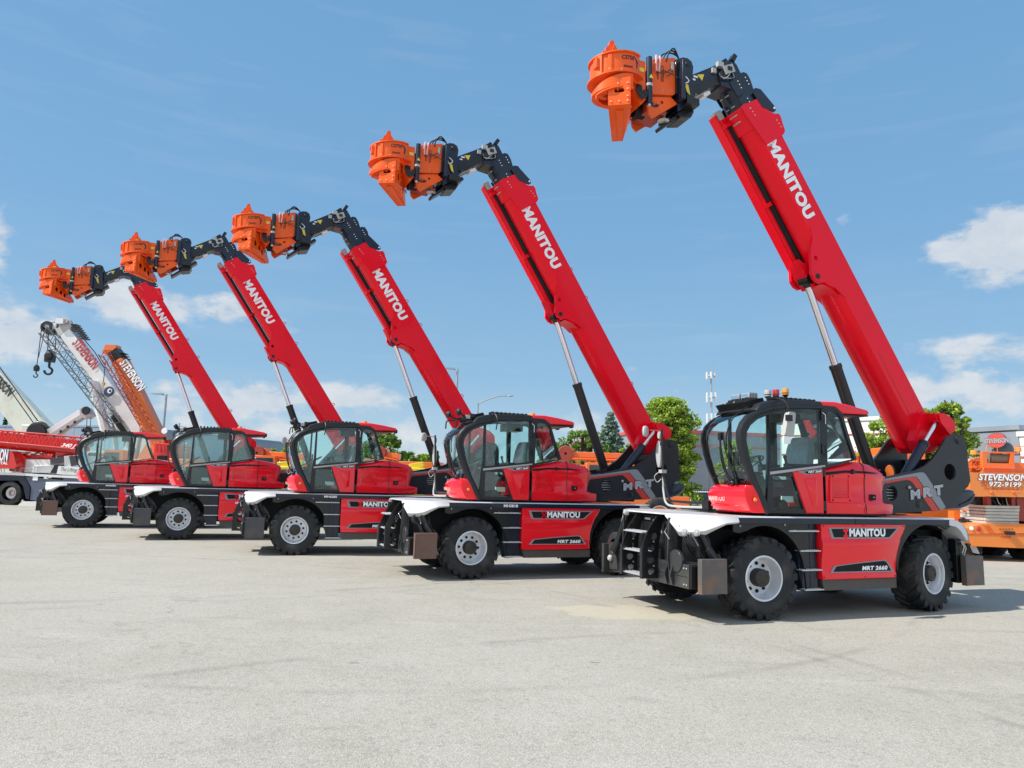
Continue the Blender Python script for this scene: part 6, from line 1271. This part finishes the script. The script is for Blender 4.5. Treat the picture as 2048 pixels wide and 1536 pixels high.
# -- cream crane at the left border
r3, W3_, A, B, u, nn = raised_crane('truck_crane', 'cream crane with raised boom lettered in black at the left border', 52, (92, 884), (-30, 742), 2.1, 1.7, CREAM, 'STEVENSON', LETB, None, (-26, 747), (24, 796), .7, CREAM)
W3_('hoist_cable', lambda g: (g.tube([at(-20, 724, 51), at(70, 850, 51)], .035, CABLE, 4), g.tube([at(-5, 728, 51), at(90, 862, 51)], .035, CABLE, 4)))
W3_('foot_housing', lambda g: (g.box(at(50, 850, 51).x, at(100, 850, 51).x, 50.6, 53, 2.5, at(50, 850, 51).z, CREAM), g.lathe([(.0001, -.1), (.8, -.1), (.85, 0)], PLASD, tuple(at(76, 866, 50.5)), n=20)), .05)
# -- boom truck: short grey and white telescopic boom pointing up to the right
Yb = 41; p = at(95, 1000, Yb); rb = empty('boom_truck', (p.x, Yb, 0)); tag(rb, 'boom truck whose short white and grey boom rises to the right behind the red crane', 'crane'); Ob = rb.location.copy()
def WB(n, fn, bevel=0.0): g = G(); fn(g); g.tf(Matrix.Translation(-Ob)); return link(n, g.mesh(n), rb, bevel=bevel)
WB('boom', lambda g: (boombox(g, at(80, 880, Yb), at(168, 824, Yb), .5, .42, .45, .34, WHT)), .01)
WB('boom_extension', lambda g: (boombox(g, at(88, 886, Yb - .1), at(172, 830, Yb - .1), .45, .30, .4, .26, PLAS), [g.lathe([(.0001, -.02), (.09, -.02)], BLK, tuple(at(108 + 14 * k, 872.5 - 9.4 * k, Yb - .36)), n=10) for k in range(4)]))
WB('boom_head', lambda g: (g.plate([(at(165, 818, Yb).x, at(165, 818, Yb).z), (at(178, 816, Yb).x, at(178, 816, Yb).z), (at(187, 831, Yb).x, at(187, 831, Yb).z), (at(176, 838, Yb).x, at(176, 838, Yb).z), (at(166, 832, Yb).x, at(166, 832, Yb).z)], [], Yb - .3, Yb + .3, PLAS), g.lathe([(.05, -.08), (.22, -.08), (.24, 0), (.22, .08), (.05, .08)], PLASD, tuple(at(172, 821, Yb - .3)), n=16), g.tube([at(174, 836, Yb), at(173, 860, Yb)], .018, CABLE, 4), g.tube([at(182, 836, Yb), at(180, 858, Yb)], .018, CABLE, 4)))
WB('truck_bed', lambda g: (g.box(p.x - 4, p.x + 2.5, Yb - 1.2, Yb + 1.2, .9, 1.3, WHT), g.box(p.x - 1.2, p.x + .3, Yb - .6, Yb + .6, 1.3, at(85, 880, Yb).z, WHT)), .03)
WB('winch', lambda g: g.lathe([(.0001, -.3), (.5, -.3), (.55, -.2), (.4, -.15), (.4, .15), (.55, .2), (.5, .3), (.0001, .3)], PLASD, tuple(at(79, 866, Yb - .3)), n=18))
for k in (-3, -1.6, 1.4):
    for yy in (-1.0, 1.0): crane_wheel(rb, k, yy, .52)
hook_block('hook_block', 'dark hook block hanging from the small white boom by the furthest cab', 176, 866, Yb, .55, PLASD)

# -- orange cranes parked behind the row, booms lowered level
def level_crane(label, Y, px0, px1, pt, ph, seed):
    a, b = at(px0, pt, Y), at(px1, pt + 6, Y); c = (a + b) / 2; r = empty('rough_terrain_crane', (c.x, Y, 0)); tag(r, label, 'crane', 'orange cranes with lowered booms behind the row'); Og = r.location.copy()
    def W_(n, fn, bevel=0.0): g = G(); fn(g); g.tf(Matrix.Translation(-Og)); return link(n, g.mesh(n), r, bevel=bevel)
    h = ph * .78 / FPX * Y
    W_('boom', lambda g: (boombox(g, a - Z_ * h * .5, b - Z_ * h * .5, .6, h, .7, h, ORG2), boombox(g, a - Z_ * h * .3, a - Z_ * h * .2 + X_ * .5, .8, h * 1.3, .8, h * 1.2, ORG2)), .02)
    W_('lattice_jib', lambda g: lattice(g, a + Vector((.4, -.7, -h * 1.55)), b + Vector((0, -.7, -h * 1.55)), .4, h * .95, int((b - a).length / .45), ORG2, .035))
    if seed != 4: W_('boom_head', lambda g: (g.lathe([(.05, -.12), (.30, -.12), (.33, 0), (.30, .12), (.05, .12)], REDDK, (a.x + .15, Y - .45, a.z - .1), n=16), g.box(a.x - .2, a.x + .5, Y - .4, Y + .4, a.z - h * 1.1, a.z + .05, ORG2)))
    W_('carrier', lambda g: (g.box(c.x - 2.6, c.x + 3.2, Y - 1.2, Y + 1.2, .8, 1.5, ORG2), g.box(c.x + .2, c.x + 2.6, Y - .9, Y + .9, 1.5, a.z - h * 1.6, ORG2)), .03)
    W_('crane_cab', lambda g: (g.box(c.x - .9, c.x + .1, Y - 1.2, Y - .3, 1.5, 2.75, ORG2), g.box(c.x - .8, c.x, Y - 1.22, Y - 1.19, 2.0, 2.65, WIN)), .02)
    for k in (-1.8, 2.0):
        for yy in (-1.1, 1.1): crane_wheel(r, k, yy, .72)
    return r, W_
level_crane('orange crane with its level lattice boom behind the second and nearest machines', 30, 1122, 1300, 903, 18, 1)
level_crane('orange crane boom head beside the tallest tree, right of the middle cab', 34, 756, 800, 902, 16, 2)
level_crane('orange crane with level boom between the middle cab and the next cab to its left', 33, 516, 612, 902, 18, 3)
level_crane('orange crane barely seen under the foot of the nearest boom', 27, 1752, 1840, 902, 22, 4)
# yellow lift
def lift(px, py, Y, label, L_=2.2):
    p = at(px, py, Y); r = empty('boom_lift', (p.x, Y, 0)); tag(r, label, 'boom lift', 'yellow boom lifts behind the row'); m = mat('yellow_paint', (.72, .56, .03), .45, 0, .3)
    g = G(); boombox(g, (-L_ / 2, 0, p.z - .1), (L_ / 2, 0, p.z + .05), .3, .3, .3, .26, m); link('boom', g.mesh('boom'), r, bevel=.02)
    g = G(); g.box(-.9, .9, -.9, .9, .5, 1.1, m); g.box(-.4, .4, -.4, .4, 1.1, p.z - .1, m); link('chassis', g.mesh('chassis'), r, bevel=.04)
    for k in (-.8, .8):
        for yy in (-.95, .95): crane_wheel(r, k, yy, .42)
lift(582, 928, 29, 'yellow boom lift arm left of the middle mirror', 1.0); lift(834, 931, 31, 'yellow boom lift arm above the middle tail plate', .6)

# -- beacon crane peeping over the nearest engine cowl
Yq = 24.0; p = at(1712, 1000, Yq); q = empty('winch_crane', (p.x, Yq, 0)); tag(q, 'crane upper deck with amber beacon and winch drum, seen over the nearest cowl', 'crane'); Oq = q.location.copy()
def WQ(n, fn, bevel=0.0): g = G(); fn(g); g.tf(Matrix.Translation(-Oq)); return link(n, g.mesh(n), q, bevel=bevel)
WQ('winch', lambda g: (g.cyl(at(1722, 920, Yq), at(1752, 921, Yq), .16, ROPE, n=20), g.cyl(at(1720, 920, Yq), at(1722, 920, Yq), .2, ORG2, n=20), g.box(at(1720, 911, Yq).x, at(1738, 911, Yq).x, Yq - .2, Yq - .17, at(1720, 912, Yq).z, at(1720, 911, Yq).z, BLK)))
WQ('beacon', lambda g: (g.lathe([(.0001, .1), (.07, .09), (.08, .0)], AMB, tuple(at(1708, 907, Yq)), 'Z', 14), g.tube([at(1700, 912, Yq), at(1728, 908, Yq)], .03, YEL, 6), g.tube([at(1712, 908, Yq), at(1724, 903, Yq), at(1728, 908, Yq)], .015, YEL, 5)))
WQ('upper_deck', lambda g: (g.box(at(1698, 930, Yq).x, at(1790, 930, Yq).x, Yq, Yq + 2, 1.6, at(1698, 928, Yq).z, ORG2), g.box(at(1712, 915, Yq).x, at(1718, 915, Yq).x, Yq, Yq + .3, 1.6, at(1712, 912, Yq).z, ORG2)), .02)
WQ('carrier', lambda g: g.box(p.x - 3, p.x + 4, Yq, Yq + 2.4, .8, 1.5, ORG2), .03)
for k in (-2, 2.6):
    for yy in (.2, 2.2): crane_wheel(q, k, yy, .62)

# -- orange crane seen from behind at the right border
Yo = 21.0; p = at(1990, 1120, Yo); oc = empty('truck_crane', (at(2020, 1120, Yo).x, Yo, 0)); tag(oc, 'orange truck crane seen from behind at the right border, phone number on its counterweight', 'crane'); Oo = oc.location.copy()
PO = lambda px, py, Y=Yo: at(px, py, Y)
def WO(n, fn, bevel=0.0): g = G(); fn(g); g.tf(Matrix.Translation(-Oo)); return link(n, g.mesh(n), oc, bevel=bevel)
def po(g, pts, m, Y0=Yo, dep=.1, holes=()): g.plate([(PO(x, y, Y0).x, PO(x, y, Y0).z) for x, y in pts], [[(PO(x, y, Y0).x, PO(x, y, Y0).z) for x, y in h] for h in holes], Y0, Y0 + dep, m)
ORG3 = mat('rear_orange_paint', (.80, .22, .03), .42, 0, .35, .05, 1.5, dirt=(.45, .2, .08), damt=.25)
WO('tail_beam', lambda g: (po(g, [(1932, 1057), (1966, 1047), (2100, 1049), (2100, 1067), (1934, 1067)], ORG3, Yo, 1.2), po(g, [(1933, 1067), (2100, 1069), (2100, 1099), (1942, 1092), (1940, 1082), (1933, 1080)], ORG3, Yo - .05, .9)), .015)
WO('counterweight', lambda g: po(g, [(1938, 945), (2100, 946), (2100, 996), (1948, 992), (1941, 976)], ORG3, Yo - .2, .9), .02)
def f_(g):
    a, b = PO(1957, 960.5, Yo - .22), PO(2056, 962.5, Yo - .22); side_text(g, a, b, -.005, .195, 'STEVENSON', LETW, LETN, bold=.03, shear=.25)
WO('lettering', f_)
def f_(g):
    a, b = PO(1978.5, 973, Yo - .22), PO(2043, 974.5, Yo - .22); side_text(g, a, b, -.005, .14, '972-9199', LETW, LETN, bold=.02, shear=.2)
WO('lettering', f_)
for s0, y0 in (('219', 967.5), ('630', 973)): WO('lettering', lambda g: side_text(g, PO(1964, y0, Yo - .22), PO(1974, y0 + .2, Yo - .22), -.005, .07, s0, LETR, bold=.01, shear=.1))
def f_(g):
    a, b = PO(1969, 980.5, Yo - .22), PO(2040, 982, Yo - .22); side_text(g, a, b, -.005, .09, 'The Lifting Professionals', LETR, bold=-.005, shear=.4)
WO('lettering', f_)
def f_(g): a, b = PO(2003, 1077, Yo - .07), PO(2022, 1077.5, Yo - .07); side_text(g, a, b, -.005, .065, '13027', LETR, bold=.01, shear=0)
WO('lettering', f_)
WO('boss', lambda g: [g.lathe([(.0001, -.03), (.02, -.03), (.045, -.02), (.05, 0)], ORG2, tuple(PO(x, 985, Yo - .2)), n=14) for x in (1983,)]); WO('boss', lambda g: [g.lathe([(.0001, -.03), (.02, -.03), (.045, -.02), (.05, 0)], ORG2, tuple(PO(x, 985, Yo - .2)), n=14) for x in (2027,)])
WO('winch_frame', lambda g: (po(g, [(1965, 903), (2028, 904), (2030, 938), (1966, 936)], ORG2, Yo + .2, .12, [[(1974, 906), (2021, 907), (2021, 927), (1974, 926)]]), po(g, [(1972, 936), (2026, 937), (2034, 948), (1964, 946)], ORG2, Yo + .3, .6), po(g, [(2028, 925), (2100, 928), (2100, 948), (2020, 946)], ORG2, Yo + .4, 1.2), po(g, [(1942, 918), (1966, 914), (1972, 944), (1962, 938), (1944, 930)], ORG2, Yo + .5, .5)), .01)
WO('winch_drum', lambda g: (g.cyl(PO(1976, 916.5, Yo + .45), PO(2020, 917.5, Yo + .45), .17, ROPE, n=28), [g.cyl(PO(1976, 916.5, Yo + .45) + X_ * (.02 + .03 * k), PO(1976, 916.5, Yo + .45) + X_ * (.035 + .03 * k), .178, ROPE, n=28) for k in range(20)]))
WO('beacon', lambda g: (g.lathe([(.0001, .14), (.09, .13), (.1, .0)], AMB, tuple(PO(1948, 909, Yo + 1)), 'Z', 16),)); WO('beacon', lambda g: (g.lathe([(.0001, .14), (.09, .13), (.1, .0)], AMB, tuple(PO(2036, 903, Yo + 1)), 'Z', 16),))
def f_(g):
    r = random.Random(9)
    for k in range(9): c = PO(1944 + r.uniform(0, 26), 920 + r.uniform(0, 20), Yo + .45); g.tube([c, c + Vector((r.uniform(-.2, .2), -.05, r.uniform(-.15, .15))), c + Vector((r.uniform(-.3, .3), 0, r.uniform(-.2, .2)))], .02, (ORG2, REDDK, PLAS)[k % 3], 5, 3)
    for k in range(3): c = PO(1942 + 9 * k, 934, Yo + .4); g.cyl(c, c + Vector((0, .3, 0)), .05, ORG2, n=10)
WO('hydraulic_hose', f_)
WO('turret_leg', lambda g: po(g, [(1974, 994), (1982, 994), (1983, 1012), (1975, 1012)], REDDK, Yo + .2, .2)); WO('turret_leg', lambda g: po(g, [(2023, 995), (2031, 995), (2031, 1013), (2024, 1013)], REDDK, Yo + .2, .2)); WO('turret', lambda g: (po(g, [(1960, 994), (2100, 996), (2100, 1016), (1965, 1012)], BLKM, Yo + .6, 1.4), po(g, [(2033, 996), (2100, 997), (2100, 1045), (2036, 1042)], REDDK, Yo + .3, .9)))
for k in range(6):
    z = k; WO('timber_mat', lambda g: (po(g, [(1971 - (k < 2) * 2, 1011 + k * 6.3), (2038 + (k < 2) * 2, 1012 + k * 6.3), (2038, 1017.3 + k * 6.3), (1972, 1016.3 + k * 6.3)], WOOD, Yo + .1 + .02 * (k % 2), 1.2)), .01)
WO('tail_light', lambda g: g.lathe([(.0001, -.03), (.06, -.025), (.075, 0)], REDL, tuple(PO(1957.5, 1058, Yo)), n=18)); WO('reversing_light', lambda g: g.lathe([(.0001, -.03), (.05, -.025), (.06, 0)], LETW, tuple(PO(1943, 1057, Yo)), n=16))
WO('side_rail', lambda g: (g.tube([PO(1925, 1022, Yo + 1), PO(1972, 1024, Yo + 1)], .03, ORG2, 6), po(g, [(1908, 1022), (1921, 1022), (1919, 1054), (1908, 1052)], ORG2, Yo + 1, .3), po(g, [(1924, 1031), (1962, 1032), (1960, 1040), (1924, 1040)], WHT, Yo + 1.2, .3), po(g, [(1922, 1042), (1966, 1042), (1966, 1056), (1930, 1058)], WHT, Yo + 1.1, .3)))
for x0 in (1972, 2030): WO('handrail', lambda g: g.tube([PO(x0, 903, Yo + .3), PO(x0 + 1, 892, Yo + .3), PO(x0 + 22, 893, Yo + .3), PO(x0 + 23, 904, Yo + .3)], .014, ORG2, 5))
for k in range(4): WO('cable', lambda g: g.tube([PO(1985 + 9 * k, 996, Yo + .15), PO(1988 + 9 * k, 1003 + 2 * k, Yo + .12), PO(1994 + 8 * k, 1010, Yo + .15)], .012, (HOSE, PLAS)[k % 2], 5, 3))
for k in range(3): WO('gusset', lambda g: g.tube([PO(1969 + 4 * k, 1050, Yo - .02), PO(1978 + 5 * k, 1064, Yo - .02)], .018, ORG2, 4))
WO('plate_seam', lambda g: g.tube([PO(1934, 1067.5, Yo - .06), PO(2100, 1070, Yo - .06)], .008, REDDK, 4))
WO('tow_hitch', lambda g: (g.box(PO(2008, 1062, Yo).x, PO(2021, 1062, Yo).x, Yo - .2, Yo, PO(2008, 1069, Yo).z, PO(2008, 1062, Yo).z, PLASD), [g.cyl(PO(2000 + 6 * k, 1058, Yo), PO(2000 + 6 * k, 1058, Yo) - Y_ * .02, .015, BLK, n=6) for k in range(5)]))
WO('chassis', lambda g: (g.box(PO(1955, 1100, Yo).x, PO(2100, 1100, Yo).x, Yo + .4, Yo + 7, .55, 1.0, BLKM), po(g, [(1944, 1092), (1952, 1092), (1960, 1108), (1950, 1106)], PLAS, Yo + .1, .1)))
for xx in (-.62, 1.1):
    for yy in (1.0, 2.4, 5.6):
        w = bpy.data.objects.new('wheel', None); COL.objects.link(w); w.parent = oc; w.location = (xx, yy, .55); w.rotation_euler = (0, 0, pi / 2); link('tyre', CACHE[('ct', .58)], w)
# white pipes and stacked gear behind the second tail
Yg = 30; p = at(1850, 1030, Yg); t = empty('equipment_trailer', (p.x, Yg, 0)); tag(t, 'low trailer of orange and white gear seen below the nearest tail plate', 'trailer'); Ot = t.location.copy()
def WT(n, fn, bevel=0.0): g = G(); fn(g); g.tf(Matrix.Translation(-Ot)); return link(n, g.mesh(n), t, bevel=bevel)
WT('bed', lambda g: g.box(p.x - 2.2, p.x + 2.2, Yg, Yg + 2, .6, .85, ORG2)); WT('crate', lambda g: g.box(at(1800, 1030, Yg).x, at(1826, 1030, Yg).x, Yg, Yg + 1, .85, at(1800, 1027, Yg).z, YEL)); WT('pipe', lambda g: g.cyl(at(1830, 1031, Yg), at(1862, 1033, Yg), .12, WHT)); WT('pipe', lambda g: g.cyl(at(1830, 1038, Yg + .3), at(1870, 1040, Yg + .3), .12, WHT))
WT('box', lambda g: g.box(at(1866, 1025, Yg).x, at(1882, 1025, Yg).x, Yg, Yg + 1, .85, at(1866, 1026, Yg).z, PLAS))
for k in (-1.2, 1.2): crane_wheel(t, k, .2, .4)
